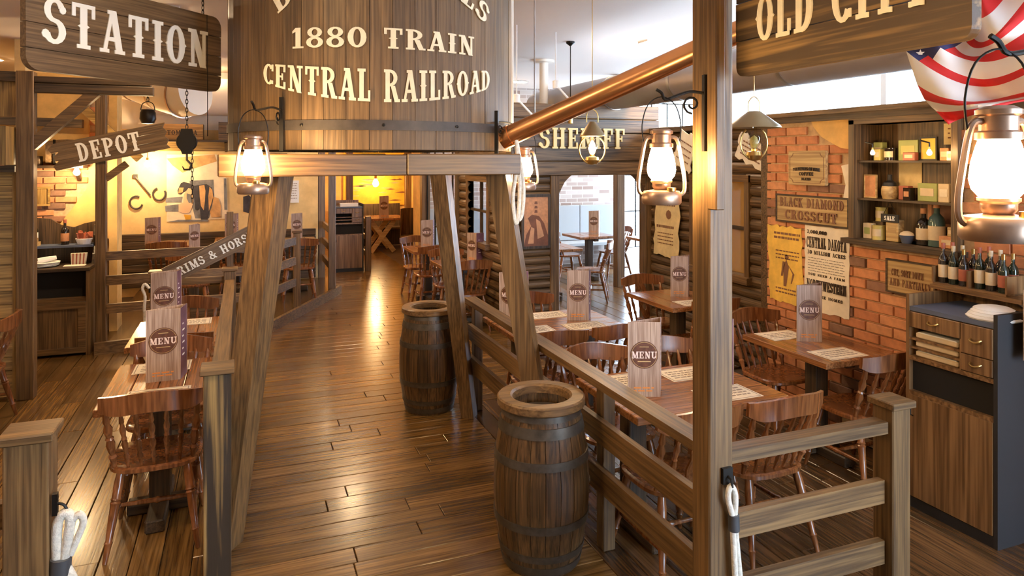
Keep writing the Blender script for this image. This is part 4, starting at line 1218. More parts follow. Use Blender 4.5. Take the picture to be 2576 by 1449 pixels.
def bracket(label, base, tip, drop=0.09):
    """wrought iron scroll arm from a wall plate at base to a hook at tip"""
    t = thing('lantern_bracket', label, 'bracket', base, 0, 'wrought iron lantern brackets')
    b, e = Vector((0, 0, 0)), Vector(tip) - Vector(base)
    d = Vector((e.x, e.y, 0)).normalized()
    MB().bar((0, 0, -0.22), (0, 0, 0.07), 0.022, 0.012, up=tuple(d)).build('wall_plate', 'iron', t)
    MB().tube([b, e * 0.35 + Vector((0, 0, 0.012)), e * 0.7, e * 0.92 + Vector((0, 0, -0.006)), e + Vector((0, 0, 0.02)), e + d * 0.02 + Vector((0, 0, 0.032))], 0.006, 8).build('arm', 'iron', t, True)
    sc = []
    for k in range(15):
        a = R(-90 + k * 32); r_ = 0.036 * (1 - k / 20)
        sc.append(d * (0.05 + r_ * math.cos(a)) + Vector((0, 0, -0.042 + r_ * math.sin(a))))
    MB().tube(sc, 0.0045, 6).build('scroll', 'iron', t, True)
    return t
# lantern by the tank, left
lx, ly = at_d(637, 3.34); lz = 2.05 - 88 * 3.34 / FPX
place_lantern(lx, ly, lz, 'lit hurricane lantern hanging at the left corner of the water tank', R(-20), True)
aL = R(-133)
bx_, by_ = TX + 0.925 * math.cos(aL), TY + 0.925 * math.sin(aL)
bx_, by_ = at_d(708, 3.735)
bracket('scrolled iron bracket on the tank front above the left lantern', (bx_, by_, lz + 0.43), (lx, ly, lz + 0.41))
lx, ly = at_d(1320, 4.55); lz = 2.05 - 78 * 4.55 / FPX
place_lantern(lx, ly, lz, 'lit hurricane lantern under the copper pipe at the tank right side', R(-20))
bx_, by_ = at_d(1249, 4.14)
bracket('scrolled iron bracket on the tank side above the copper pipe end', (bx_, by_, lz + 0.42), (lx, ly, lz + 0.41))
lx, ly = at_d(1664, 2.62); lz = 2.05 - 114 * 2.62 / FPX
place_lantern(lx, ly, lz, 'lit hurricane lantern hanging from the tall front timber post', R(-25))
bracket('scrolled iron bracket fixed to the tall front post', (1.632, 2.20, lz + 0.42), (lx, ly, lz + 0.40))
lx, ly = at_d(2512, 1.47); lz = 2.05 - 205 * 1.47 / FPX
place_lantern(lx, ly, lz, 'largest lit lantern at the right edge, closest to the viewer', R(-20))
bk = bracket('black iron hook arm in front of the striped flag', (lx + 0.30, ly - 0.06, lz + 0.42), (lx, ly, lz + 0.40))
bp_ = thing('timber_post', 'timber post just outside the frame carrying the nearest lantern', 'post', (lx + 0.36, ly - 0.07, 0))
MB().bev(-0.05, 0.05, -0.05, 0.05, 0, CEIL - 0.01, 0.005).build('post', 'stain_Z', bp_)

# ================================================================== PENDANT LAMPS
def pendant(label, x, y, z, shade_r, ring_r, lit):
    """z = centre of the ring under the shade"""
    t = thing('pendant_lamp', label, 'lamp', (x, y, z))
    top = ring_r + 0.02
    MB().lathe([(shade_r, top - 0.03), (shade_r * 0.98, top - 0.02), (shade_r * 0.22, top + 0.075), (shade_r * 0.2, top + 0.08), (shade_r * 0.22, top + 0.085), (shade_r * 0.94, top - 0.012), (shade_r, top - 0.03)], 28, cap=False).build('shade', 'bronze', t, True)
    pts = []
    for k in range(17):
        a = R(52 - k * (284 / 16.0))
        pts.append((ring_r * math.cos(a), 0, ring_r * math.sin(a)))
    MB().tube(pts, 0.006, 8).build('ring_frame', 'brass', t, True)
    MB().tube([(0.05, 0, top + 0.08), (0.045, 0, top + 0.15), (0, 0, top + 0.185), (-0.045, 0, top + 0.15), (-0.05, 0, top + 0.08)], 0.004, 8).build('bail', 'brass', t, True)
    MB().lathe([(0.0, -ring_r - 0.01), (0.04, -ring_r), (0.056, -ring_r + 0.03), (0.05, -ring_r + 0.055), (0.02, -ring_r + 0.06), (0.02, -ring_r + 0.075)], 18).build('oil_font', 'brass', t, True)
    MB().lathe([(0.02, -ring_r + 0.075), (0.045, -ring_r + 0.11), (0.042, -ring_r + 0.15), (0.022, 0.06), (0.016, top - 0.02)], 16, cap=False).build('chimney', 'clear_glass', t, True)
    MB().lathe([(0.0, -ring_r + 0.075), (0.016, -ring_r + 0.082), (0.03, -ring_r + 0.12), (0.02, -ring_r + 0.155), (0.0, -ring_r + 0.17)], 12).build('bulb', 'bulb_left' if lit else 'can_yellow', t, True)
    MB().tube([(0, 0, top + 0.185), (0, 0, CEIL - z - 0.04)], 0.003, 6).build('cord', 'brass', t)
    MB().lathe([(0.006, -0.06), (0.02, -0.04), (0.05, -0.012), (0.05, 0.0)], 16, (0, 0, CEIL - z)).build('ceiling_rose', 'brass', t, True)
    return t
px_, py_ = at_d(1490, 5.5)
pendant('lit pendant oil lamp with ring frame in front of the SHERIFF lettering', px_, py_, 2.05 + 24 * 5.5 / FPX, 0.10, 0.115, True)
px_, py_ = at_d(1897, 4.8)
pendant('unlit pendant lamp with wide conical bronze shade below the OLD CITY sign', px_, py_, 2.05 + 40 * 4.8 / FPX, 0.18, 0.115, False)
# small bare bulbs further back
def bulb(label, px, py, dep, r=0.028, mat='bulb_left'):
    x, y = at_d(px, dep)
    z = 2.05 - (py - HY) * dep / FPX
    t = thing('wall_bulb', label, 'lamp', (x, y, z))
    MB().lathe([(0, -r), (r * 0.7, -r * 0.7), (r, 0), (r * 0.7, r * 0.8), (r * 0.4, r * 1.3), (r * 0.38, r * 1.5)], 12).build('bulb', mat, t, True)
    MB().lathe([(r * 0.42, r * 1.45), (r * 0.45, r * 2.4), (0, r * 2.5)], 12).build('socket', 'brass', t, True)
    MB().tube([(0, 0, r * 2.4), (0, 0.0, r * 4), (0, 0.06, r * 5)], 0.005, 6).build('arm', 'iron', t)
    return t
bulb('bare glowing bulb in front of the brick behind the dresser', 193, 434, 7.45, 0.034)
bulb('bare glowing bulb in front of the yellow plaster left of the mural', 371, 414, 10.15, 0.042)
bulb('bare glowing bulb in front of the far yellow mural', 945, 462, 15.9, 0.075, 'bulb_far')
bulb('left bare bulb hanging inside the display niche', 2195, 385, 4.72, 0.015, 'bulb_small')
bulb('right bare bulb hanging inside the display niche', 2338, 385, 4.34, 0.016, 'bulb_small')

# ================================================================== FLAG
ROWS = [((480, 1420), (770, 1300), (1340, 1150), (1800, 1080)), ((340, 1270), (740, 1235), (1340, 1135), (1800, 1060)), ((210, 1125), (730, 1195), (1340, 1110), (1800, 1000)),
        ((130, 960), (720, 1165), (1340, 1050), (1800, 900)), ((0, 590), (760, 985), (1340, 850), (1800, 640)), ((150, 540), (760, 890), (1340, 765), (1800, 520)),
        ((260, 450), (780, 705), (1340, 570), (1800, 260)), ((460, 380), (800, 650), (1340, 380), (1800, 60)), ((600, 330), (860, 545), (1340, 220), (1800, -200)),
        ((700, 250), (915, 465), (1330, 40), (1750, -500)), ((740, 150), (890, 200), (1200, -120), (1600, -700)), ((780, 0), (850, -60), (1000, -350), (1400, -900))]
fl = thing('flag', 'striped red and white flag with a starred navy corner draped under the ceiling', 'flag', (0, 0, 0))
m = MB()
NU = 36
def bez(p, t):
    # smooth curve through the four points
    import bisect
    ts = (0.0, 0.36, 0.74, 1.0)
    out = []
    for c in (0, 1):
        s = 0.0
        for i in range(4):
            l = 1.0
            for j in range(4):
                if i != j: l *= (t - ts[j]) / (ts[i] - ts[j])
            s += p[i][c] * l
        out.append(s)
    return out
grid = []
SUB = 3
for r in range((len(ROWS) - 1) * SUB + 1):
    i, fr_ = divmod(r, SUB)
    A = ROWS[i]; B = ROWS[min(i + 1, len(ROWS) - 1)]
    row = [tuple(A[k][c] + (B[k][c] - A[k][c]) * fr_ / SUB for c in (0, 1)) for k in range(4)]
    line = []
    for k in range(NU + 1):
        u = k / NU
        zx, zy = bez(row, u)
        px, py = 2280 + zx / 4.527, zy / 4.527
        dep = 2.62 - 0.30 * u + 0.05 * math.sin(u * 9 + r * 0.25) + 0.03 * math.sin(r * 0.55 + u * 4) + 0.004 * r
        x, y = at_d(px, dep)
        line.append((x, y, 2.05 - (py - HY) * dep / FPX))
    grid.append(line)
nr = len(grid)
for line in grid:
    m.v += line
for r in range(nr - 1):
    for k in range(NU):
        m.f.append((r * (NU + 1) + k, r * (NU + 1) + k + 1, (r + 1) * (NU + 1) + k + 1, (r + 1) * (NU + 1) + k))
        s = r // SUB
        navy = s >= 4 and k < 2 + (s - 4) * 0.6
        m.mi.append(2 if navy else (0 if s % 2 == 0 else 1))
flo = m.build('cloth', ['flag_red', 'flag_white', 'flag_navy'], fl, True)
sd = flo.modifiers.new('thickness', 'SOLIDIFY'); sd.thickness = 0.003; sd.offset = 1.0
# star near the hoist corner
c0 = Vector(grid[4 * SUB + 2][1]); cdir = (Vector((0, 0, CAMZ)) - c0).normalized()
sideV = cdir.cross(Vector((0, 0, 1))).normalized(); upV = sideV.cross(cdir)
m = MB()
sp_ = []
for k in range(10):
    a = PI / 2 + k * PI / 5; r_ = 0.016 if k % 2 == 0 else 0.0065
    sp_.append((r_ * math.cos(a), r_ * math.sin(a)))
m.prism(sp_, lambda u, v, d: c0 + sideV * u + upV * v + cdir * d, 0.006, 0.008)
m.build('star', 'flag_white', fl)
MB().tube([grid[-1][0], tuple(Vector(grid[-1][0]) + Vector((0, 0, CEIL - grid[-1][0][2])))], 0.003, 6).build('hanging_cord', 'rope', fl)

# ================================================================== CHAIRS
def turned(a, b, prof, n=10):
    """lathe-turned bar from a to b; prof = (t, radius)"""
    a, b = Vector(a), Vector(b)
    return MB().tube([a + (b - a) * t for t, _ in prof], [r for _, r in prof], n)
LEGP = [(0, 0.011), (0.05, 0.013), (0.2, 0.017), (0.22, 0.021), (0.24, 0.016), (0.45, 0.021), (0.62, 0.023), (0.64, 0.027), (0.66, 0.021), (0.68, 0.027), (0.70, 0.022), (0.85, 0.024), (1.0, 0.018)]
SPP = [(0, 0.008), (0.12, 0.010), (0.2, 0.015), (0.24, 0.009), (0.3, 0.012), (0.42, 0.016), (0.5, 0.011), (0.52, 0.015), (0.55, 0.010), (0.68, 0.016), (0.78, 0.009), (0.82, 0.013), (1.0, 0.007)]
STP = [(0, 0.010), (0.3, 0.013), (0.46, 0.014), (0.5, 0.019), (0.54, 0.014), (0.7, 0.013), (1.0, 0.010)]
def seat_mesh():
    m = MB()
    n = 28
    out = []
    for k in range(n):
        a = 2 * PI * k / n
        c, s = math.cos(a), math.sin(a)
        p = 2.0 / 3.4
        x = 0.225 * math.copysign(abs(c) ** p, c) * (1.0 + 0.04 * s)
        y = 0.215 * math.copysign(abs(s) ** p, s)
        out.append((x, y))
    rings = [(0.93, 0.415), (1.0, 0.424), (1.0, 0.442), (0.94, 0.450), (0.70, 0.440), (0.35, 0.436)]
    for sc, z in rings:
        m.v += [(x * sc, y * sc, z) for x, y in out]
    for i in range(len(rings) - 1):
        for k in range(n):
            m.f.append((i * n + k, i * n + (k + 1) % n, (i + 1) * n + (k + 1) % n, (i + 1) * n + k)); m.mi.append(0)
    m.f.append(tuple(range(n))[::-1]); m.f.append(tuple((len(rings) - 1) * n + k for k in range(n))); m.mi += [0, 0]
    return m
def crest_mesh():
    m = MB()
    N_ = 14
    secs = []
    for i in range(N_ + 1):
        t = i / N_ * 2 - 1
        x = 0.245 * t
        y = -0.315 + 0.075 * t * t
        h = 0.105 * (1 - 0.35 * abs(t) ** 6)
        zt = 0.865 - 0.012 * t * t + (0.008 * math.cos(t * PI * 1.0))
        ln = 0.012
        for (dy, zz) in ((-0.012, zt - h), (0.010, zt - h), (0.002, zt), (-0.019, zt)):
            m.v.append((x, y + dy, zz))
    for i in range(N_):
        for k in range(4):
            m.f.append((i * 4 + k, i * 4 + (k + 1) % 4, (i + 1) * 4 + (k + 1) % 4, (i + 1) * 4 + k)); m.mi.append(0)
    m.f.append((0, 1, 2, 3)); m.f.append(tuple(N_ * 4 + k for k in range(4))[::-1]); m.mi += [0, 0]
    return m
SEAT = seat_mesh().mesh('seat', 'chair_wood', True)
CREST = crest_mesh().mesh('crest_rail', 'chair_wood', True)
def legpts(sx, sy): return (sx * 0.215, sy * 0.235 if sy > 0 else sy * 0.25, 0.0), (sx * 0.155, sy * 0.15, 0.43)
LEGM = {(sx, sy): turned(*legpts(sx, sy), LEGP).mesh('leg', 'chair_wood', True) for sx in (-1, 1) for sy in (-1, 1)}
def lp(sx, sy, t):
    a, b = legpts(sx, sy); return tuple(Vector(a) + (Vector(b) - Vector(a)) * t)
STM = [turned(lp(s, -1, 0.42), lp(s, 1, 0.42), STP).mesh('stretcher', 'chair_wood', True) for s in (-1, 1)]
mid = [(Vector(lp(s, -1, 0.42)) + Vector(lp(s, 1, 0.42))) / 2 for s in (-1, 1)]
STM.append(turned(mid[0], mid[1], STP).mesh('stretcher', 'chair_wood', True))
SPX = [-1, -0.66, -0.33, 0, 0.33, 0.66, 1]
SPM = []
for t in SPX:
    r = 1.45 if abs(t) == 1 else 1.0
    a = (0.185 * t, -0.165 + 0.02 * t * t, 0.445); b = (0.215 * t, -0.313 + 0.075 * (t * 0.88) ** 2, 0.775)
    SPM.append(turned(a, b, [(q, rr * r) for q, rr in SPP], 8).mesh('spindle', 'chair_wood', True))
def splat_mesh():
    m = MB()
    def f(u, v, d): return (u, -0.165 - 0.148 * v / 0.33 + d, 0.445 + v)
    pol = [(-0.03, 0), (0.03, 0), (0.045, 0.05), (0.06, 0.11), (0.05, 0.17), (0.07, 0.22), (0.06, 0.28), (0.045, 0.335), (-0.045, 0.335), (-0.06, 0.28), (-0.07, 0.22), (-0.05, 0.17), (-0.06, 0.11), (-0.045, 0.05)]
    # pierced: left and right halves around the cut-outs
    holes = [(0.07, 0.14), (0.19, 0.27)]
    def wid(v):
        for i in range(6):
            a, b = pol[1 + i], pol[2 + i]
            if a[1] <= v <= b[1]: return a[0] + (b[0] - a[0]) * (v - a[1]) / max(1e-6, b[1] - a[1])
        return 0.045
    vs = [0, 0.03, 0.07, 0.09, 0.105, 0.12, 0.14, 0.165, 0.19, 0.21, 0.23, 0.25, 0.27, 0.30, 0.335]
    for i in range(len(vs) - 1):
        v0, v1 = vs[i], vs[i + 1]
        inner = lambda v: max([0.024 * math.sin(PI * (v - a) / (b - a)) for a, b in holes if a <= v <= b] + [0.0])
        for s in (-1, 1):
            m.prism([(s * inner(v0), v0), (s * wid(v0), v0), (s * wid(v1), v1), (s * inner(v1), v1)], f, -0.006, 0.006)
    return m
SPLAT = splat_mesh().mesh('splat', 'chair_wood')
def make_chair(kind):
    t = thing('dining_chair', 'x', 'chair')
    inst('seat', SEAT, t)
    inst('crest_rail', CREST, t)
    for k in LEGM: inst('leg', LEGM[k], t)
    for q in STM: inst('stretcher', q, t)
    for i, q in enumerate(SPM):
        if kind == 'splat' and i in (2, 3, 4): continue
        inst('spindle', q, t)
    if kind == 'splat': inst('splat', SPLAT, t)
    return t
PROTO = {}
def chair(x, y, deg, label, group, kind='spindle', z=0.0):
    if kind not in PROTO:
        PROTO[kind] = make_chair(kind); t = PROTO[kind]
    else:
        t = copy_tree(PROTO[kind])
    t.location = (x, y, z); t.rotation_euler = (0, 0, R(deg)); t['label'] = label; t['group'] = group
    return t
GL, GR, GM, GB, GP = 'chairs at the small tables left of the walkway', 'chairs in the right dining area', 'chairs along the far log wall', 'chairs in the bright back room', 'chairs on the raised left bay'
chair(-0.44, 4.27, 0, 'spindle-back chair nearest on the left, its back to the viewer', GL)
chair(-0.44, 4.85, 180, 'chair facing the viewer on the far side of the nearest left table', GL)
chair(-0.44, 5.53, 0, 'chair with its back to the viewer at the second left table', GL)
chair(-0.44, 6.28, 180, 'chair facing the viewer at the far end of the second left table', GL)
chair(-1.95, 6.42, 90, 'chair half cut off by the left frame edge before the depot boards', GL)
chair(2.05, 3.04, 0, 'fiddle-back chair behind the tall post at the near right table', GR, 'splat')
chair(2.56, 3.04, 2, 'spindle chair with its back to the viewer right of the tall post', GR)
chair(2.06, 3.67, 180, 'chair facing the viewer left of the menu on the near right table', GR)
chair(2.57, 3.66, 180, 'chair facing the viewer right of the menu on the near right table', GR)
chair(2.05, 4.66, -4, 'left chair with its back to the viewer at the middle right table', GR)
chair(2.56, 4.68, 2, 'right chair with its back to the viewer at the middle right table', GR)
chair(2.34, 5.42, 180, 'chair facing the viewer across the middle right table with a glinting back', GR)
chair(3.80, 5.90, 180, 'fiddle-back chair at the far end of the table under the wanted poster', GR, 'splat')
chair(3.78, 5.18, 0, 'chair partly hidden behind the tall post at the log wall table', GR)
chair(3.74, 4.16, 180, 'chair at the far end of the table against the brick wall', GR)
chair(3.74, 3.42, 0, 'chair at the near end of the table against the brick wall', GR)
chair(2.52, 8.06, 0, 'chair with its back to the viewer below the far log wall window', GM)
chair(2.50, 8.66, 180, 'chair with a glinting back across the table below the log wall window', GM)
chair(2.46, 9.55, 0, 'near chair at the farthest table by the glazed wall', GM)
chair(2.46, 10.25, 180, 'far chair with a glinting back at the farthest table by the glazed wall', GM)

# ================================================================== TABLES
def table(label, x0, x1, y0, y1, z=0.75, base=0.0, along='Y', name='dining_table', top='table'):
    cx, cy = (x0 + x1) / 2, (y0 + y1) / 2
    t = thing(name, label, 'table', (cx, cy, base))
    w, l = (x1 - x0) / 2, (y1 - y0) / 2
    n = 4
    if along == 'Y':
        for i in range(n):
            a = -w + 2 * w * i / n
            MB().bev(a + 0.0015, a + 2 * w / n - 0.0015, -l, l, z - 0.04, z, 0.004).build('top_board', top + '_Y', t)
        px = [(0, -0.0)]
    else:
        for i in range(n):
            a = -l + 2 * l * i / n
            MB().bev(-w, w, a + 0.0015, a + 2 * l / n - 0.0015, z - 0.04, z, 0.004).build('top_board', top + '_X', t)
    ped = [(0, 0)] if max(w, l) < 0.46 else ([(-w * 0.62, 0), (w * 0.62, 0)] if w > l else [(0, -l * 0.62), (0, l * 0.62)])
    for (px, py) in ped:
        MB().bev(px - 0.055, px + 0.055, py - 0.055, py + 0.055, 0.06, z - 0.09, 0.006).build('pedestal', 'dark_Z', t)
        hw, hl = min(w * 0.8, 0.17), min(l * 0.8, 0.3)
        if w > l and len(ped) > 1: hw = 0.06
        MB().bev(px - 0.05, px + 0.05, py - hl, py + hl, 0.0, 0.07, 0.008).build('foot', 'dark_Y', t)
        if hw > 0.1: MB().bev(px - hw, px + hw, py - 0.05, py + 0.05, 0.001, 0.068, 0.008).build('foot', 'dark_X', t)
        MB().bev(px - 0.04, px + 0.04, py - hl, py + hl, z - 0.09, z - 0.041, 0.005).build('top_support', 'dark_Y', t)
    return t
table('small wooden table nearest on the left beside the railing', -0.73, -0.18, 4.13, 4.98)
table('second small wooden table on the left, behind the nearest one', -0.77, -0.18, 5.42, 6.24)
table('near right wooden table for four behind the railing', 1.84, 2.80, 3.02, 3.72, along='X')
table('middle right wooden table for four beyond the nearest one', 1.84, 2.80, 4.70, 5.44, along='X')
table('small wooden table against the brick wall', 3.45, 4.08, 3.40, 4.20)
table('small wooden table at the log wall under the wanted poster', 3.48, 4.12, 5.14, 5.92)
table('small table below the window of the far log wall', 2.24, 2.80, 8.0, 8.72)
table('farthest small table beside the glazed wall', 2.22, 2.80, 9.55, 10.28)

# ================================================================== MENUS AND PLACEMATS
def make_menu():
    t = thing('menu_stand', 'x', 'menu')
    w, h = 0.175, 0.40
    # three sided card stand; local front towards -Y
    a = Vector((-w / 2, -0.045, 0)); b = Vector((w / 2, -0.045, 0)); c = Vector((0.115, 0.085, 0))
    def panel(p, q, mat, name='panel'):
        d = (q - p).normalized(); nrm = Vector((d.y, -d.x, 0))
        m = MB()
        ps = [p - nrm * 0.003, q - nrm * 0.003, q + nrm * 0.0, p + nrm * 0.0]
        m.quad_box([Vector((v.x, v.y, 0)) for v in ps] + [Vector((v.x, v.y, h)) for v in ps])
        return m.build(name, mat, t)
    fp = panel(a, b, 'menu_wood', 'front_panel')
    sp_ = panel(b, c, 'menu_side', 'side_panel')
    panel(c, a, 'menu_wood', 'back_panel')
    OF = lambda u, v, d: (u, -0.0455 - d, v)
    m = MB(); m.prism([(0.074 * math.cos(2 * PI * k / 28), 0.225 + 0.074 * math.sin(2 * PI * k / 28)) for k in range(28)], OF, 0, 0.0015)
    em = m.build('emblem', 'menu_emblem', fp)
    lettering('MENU', 0.135, 0.036, OF, 0.003, 0, 0.207, 0.05, mat='menu_letter', parent=em)
    m = MB()
    for q in _arc(0, 0.225, 0.069, 0.069, 0, 360, 0.002, 0.002, 28): m.prism(q, OF, 0, 0.0022)
    for k, (z, w_) in enumerate(((0.266, 0.05), (0.188, 0.07))):
        m.prism([(-w_ / 2, z), (w_ / 2, z), (w_ / 2, z + 0.004), (-w_ / 2, z + 0.004)], OF, 0, 0.0024)
    m.build('emblem_lines', 'plaque', em)
    m = MB(); lines(m, -0.055, 0.055, 0.045, 2, 0.016, OF, 0.007, 2)
    m.build('footer_print', 'letter_orange', fp)
    d = (c - b).normalized(); nrm = Vector((d.y, -d.x, 0))
    m = MB()
    def OS(u, v, dd):
        p = b + d * u + nrm * (dd + 0.0005); return (p.x, p.y, v)
    for k in range(6):
        m.prism([(0.035, 0.30 - k * 0.035), (0.055 + 0.02 * (k % 2), 0.30 - k * 0.035), (0.055 + 0.02 * (k % 2), 0.308 - k * 0.035), (0.035, 0.308 - k * 0.035)], OS, 0, 0.001)
    m.build('side_print', 'letter_white', sp_)
    return t
menu0 = None
def menu(x, y, z, deg, label, s=1.0):
    global menu0
    if menu0 is None: menu0 = make_menu(); t = menu0
    else: t = copy_tree(menu0)
    t.location = (x, y, z); t.rotation_euler = (0, 0, R(deg)); t.scale = (s, s, s)
    t['label'] = label; t['group'] = 'menu stands'
    return t
menu(-0.44, 4.58, 0.75, 2, 'grey-lilac menu stand on the nearest left table', 1.05)
menu(-0.58, 6.06, 0.75, 4, 'orange-lit menu stand on the second left table', 1.05)
menu(2.06, 3.33, 0.75, -22, 'menu stand on the near right table left of the tall post', 1.02)
menu(2.53, 5.08, 0.75, -22, 'menu stand in front of the doorway on the middle right table')
menu(1.99, 5.17, 0.75, -40, 'menu stand half hidden behind the near tank leg')
menu(3.86, 5.60, 0.75, -26, 'menu stand below the wanted poster on the log wall table', 0.95)
menu(3.78, 3.90, 0.75, -28, 'greyish menu stand on the brick wall table in front of the posters')
menu(2.535, 3.37, 0.75, -80, 'reddish menu seen edge on just right of the tall post', 0.95)
menu(2.52, 10.02, 0.75, -12, 'pale menu stand on the farthest table by the glazed wall', 1.0)
menu(2.74, 8.45, 0.75, -60, 'menu stand half hidden behind the far tank leg below the window', 0.9)
menu(3.88, 2.43, 1.00, -22, 'dark menu at the right frame edge on the end of the service cabinet', 0.92)
mat_me = MB().bb(-0.16, 0.16, -0.11, 0.11, 0, 0.0015).mesh('sheet', 'paper')
mm = MB()
fz = lambda u, v, d: (u, v, 0.0015 + d)
lines(mm, -0.12, 0.12, 0.05, 4, 0.035, fz, 0.012, 4)
for (a, b, c, d) in ((-0.15, 0.15, 0.095, 0.10), (-0.15, 0.15, -0.10, -0.095), (-0.15, -0.145, -0.1, 0.1), (0.145, 0.15, -0.1, 0.1)):
    mm.prism([(a, c), (b, c), (b, d), (a, d)], fz, 0, 0.0006)
mat_pr = mm.mesh('print', 'ink_grey')
def placemat(x, y, deg, label, z=0.751):
    t = thing('placemat', label, 'placemat', (x, y, z), R(deg), 'paper placemats')
    inst('sheet', mat_me, t); inst('print', mat_pr, t)
placemat(-0.44, 4.28, 0, 'printed paper placemat at the near end of the nearest left table')
placemat(-0.47, 4.84, 180, 'printed paper placemat at the far end of the nearest left table')
placemat(-0.42, 5.56, 0, 'printed paper placemat at the near end of the second left table')
placemat(-0.40, 6.10, 180, 'printed paper placemat at the far end of the second left table')
placemat(2.50, 3.55, 180, 'placemat right of the menu on the near right table, far side')
placemat(2.05, 3.57, 180, 'placemat behind the menu on the near right table')
placemat(2.50, 3.17, 0, 'placemat at the near right corner of the near right table')
placemat(2.36, 5.30, 180, 'placemat on the far side of the middle right table')
placemat(2.48, 4.85, 0, 'placemat on the near side of the middle right table')
placemat(2.05, 4.87, 0, 'placemat on the near left corner of the middle right table')
placemat(3.70, 3.55, 0, 'placemat at the near end of the brick wall table')
placemat(3.70, 4.07, 180, 'placemat at the far end of the brick wall table')
placemat(3.80, 5.28, 0, 'placemat at the near end of the log wall table')

# ---- raised bay at the left: tables, chairs, menus
BZ = 0.10
for i, (x, y, lab) in enumerate(((-0.95, 11.02, 'table at the left end of the raised bay below the horseshoes'), (-0.10, 11.20, 'table on the raised bay below the horse mural'), (-0.60, 9.85, 'table in the middle of the raised bay'), (0.72, 10.75, 'table at the right end of the raised bay by the kerb railing'))):
    table(lab, x - 0.3, x + 0.3, y - 0.38, y + 0.38, 0.75, BZ)
menu(-1.20, 10.9, 0.85, 4, 'pale menu stand at the left end of the raised bay', 0.95)
menu(-0.18, 11.25, 0.85, 2, 'lilac menu stand below the mural horse', 0.95)
menu(-0.62, 10.05, 0.85, 30, 'brown menu stand with white edge in the middle of the raised bay', 0.85)
menu(0.74, 10.98, 0.85, 12, 'pale menu stand below the white notice on the orange plaster', 0.95)
chair(-0.95, 10.45, 0, 'chair at the left end of the raised bay seen through the railing', GP, z=BZ)
chair(-0.10, 10.62, 0, 'chair with its back to the viewer below the horse mural', GP, z=BZ)
chair(-0.60, 9.30, 0, 'chair just behind the rails in the middle of the raised bay', GP, z=BZ)
chair(0.72, 10.20, 0, 'chair beside the short kerb railing on the raised bay', GP, z=BZ)
t = thing('napkin_stack', 'folded white napkins on the left raised bay table', 'napkin', (-0.72, 9.62, 0.85))
for k in range(3): MB().bev(-0.09, 0.09, -0.07, 0.07, k * 0.012, k * 0.012 + 0.011, 0.003).build('napkin', 'linen', t)

# ---- bright room behind the doorway
for (x, y, lab) in ((5.55, 10.7, 'table in the bright back room in front of the white brick wall'), (4.25, 9.4, 'white-lit table just inside the doorway at the left'), (6.35, 9.9, 'round-shouldered table by the back room windows')):
    table(lab, x - 0.35, x + 0.35, y - 0.35, y + 0.35)
menu(5.68, 10.78, 0.75, -22, 'menu stand in the bright back room')
chair(5.10, 10.65, -90, 'chair left of the back room table facing the windows', GB)
chair(6.02, 10.7, 90, 'chair right of the back room table', GB)
chair(4.72, 9.05, 60, 'pale-lit chair just inside the doorway with its back turned', GB)
chair(6.3, 9.35, 20, 'chair beside the grey post in the back room', GB)
chair(6.95, 10.3, 100, 'chair farthest right in the back room by the windows', GB)
chair(4.3, 10.1, 180, 'chair at the left of the back room cut off by the doorway', GB)
gp = thing('timber_post', 'pale grey post standing free in the bright back room', 'post', (5.64, 9.83, 0))
MB().bev(-0.07, 0.07, -0.07, 0.07, 0, CEIL, 0.006).build('post', 'stain_Z', gp)
bn = thing('bench', 'pale painted bench with panelled back along the white brick wall', 'bench', (5.0, 12.05, 0))
MB().bev(-1.9, 1.9, -0.25, 0.2, 0.40, 0.46, 0.006).build('seat', 'pale_blue', bn)
for k in range(5): MB().bev(-1.9 + k * 0.76, -1.9 + k * 0.76 + 0.75, 0.16, 0.21, 0.47, 1.15, 0.008).build('back_panel', 'pale_blue', bn)
for x in (-1.7, 0, 1.7): MB().bev(x - 0.03, x + 0.03, -0.2, 0.16, 0, 0.40, 0.004).build('support', 'white_paint', bn)

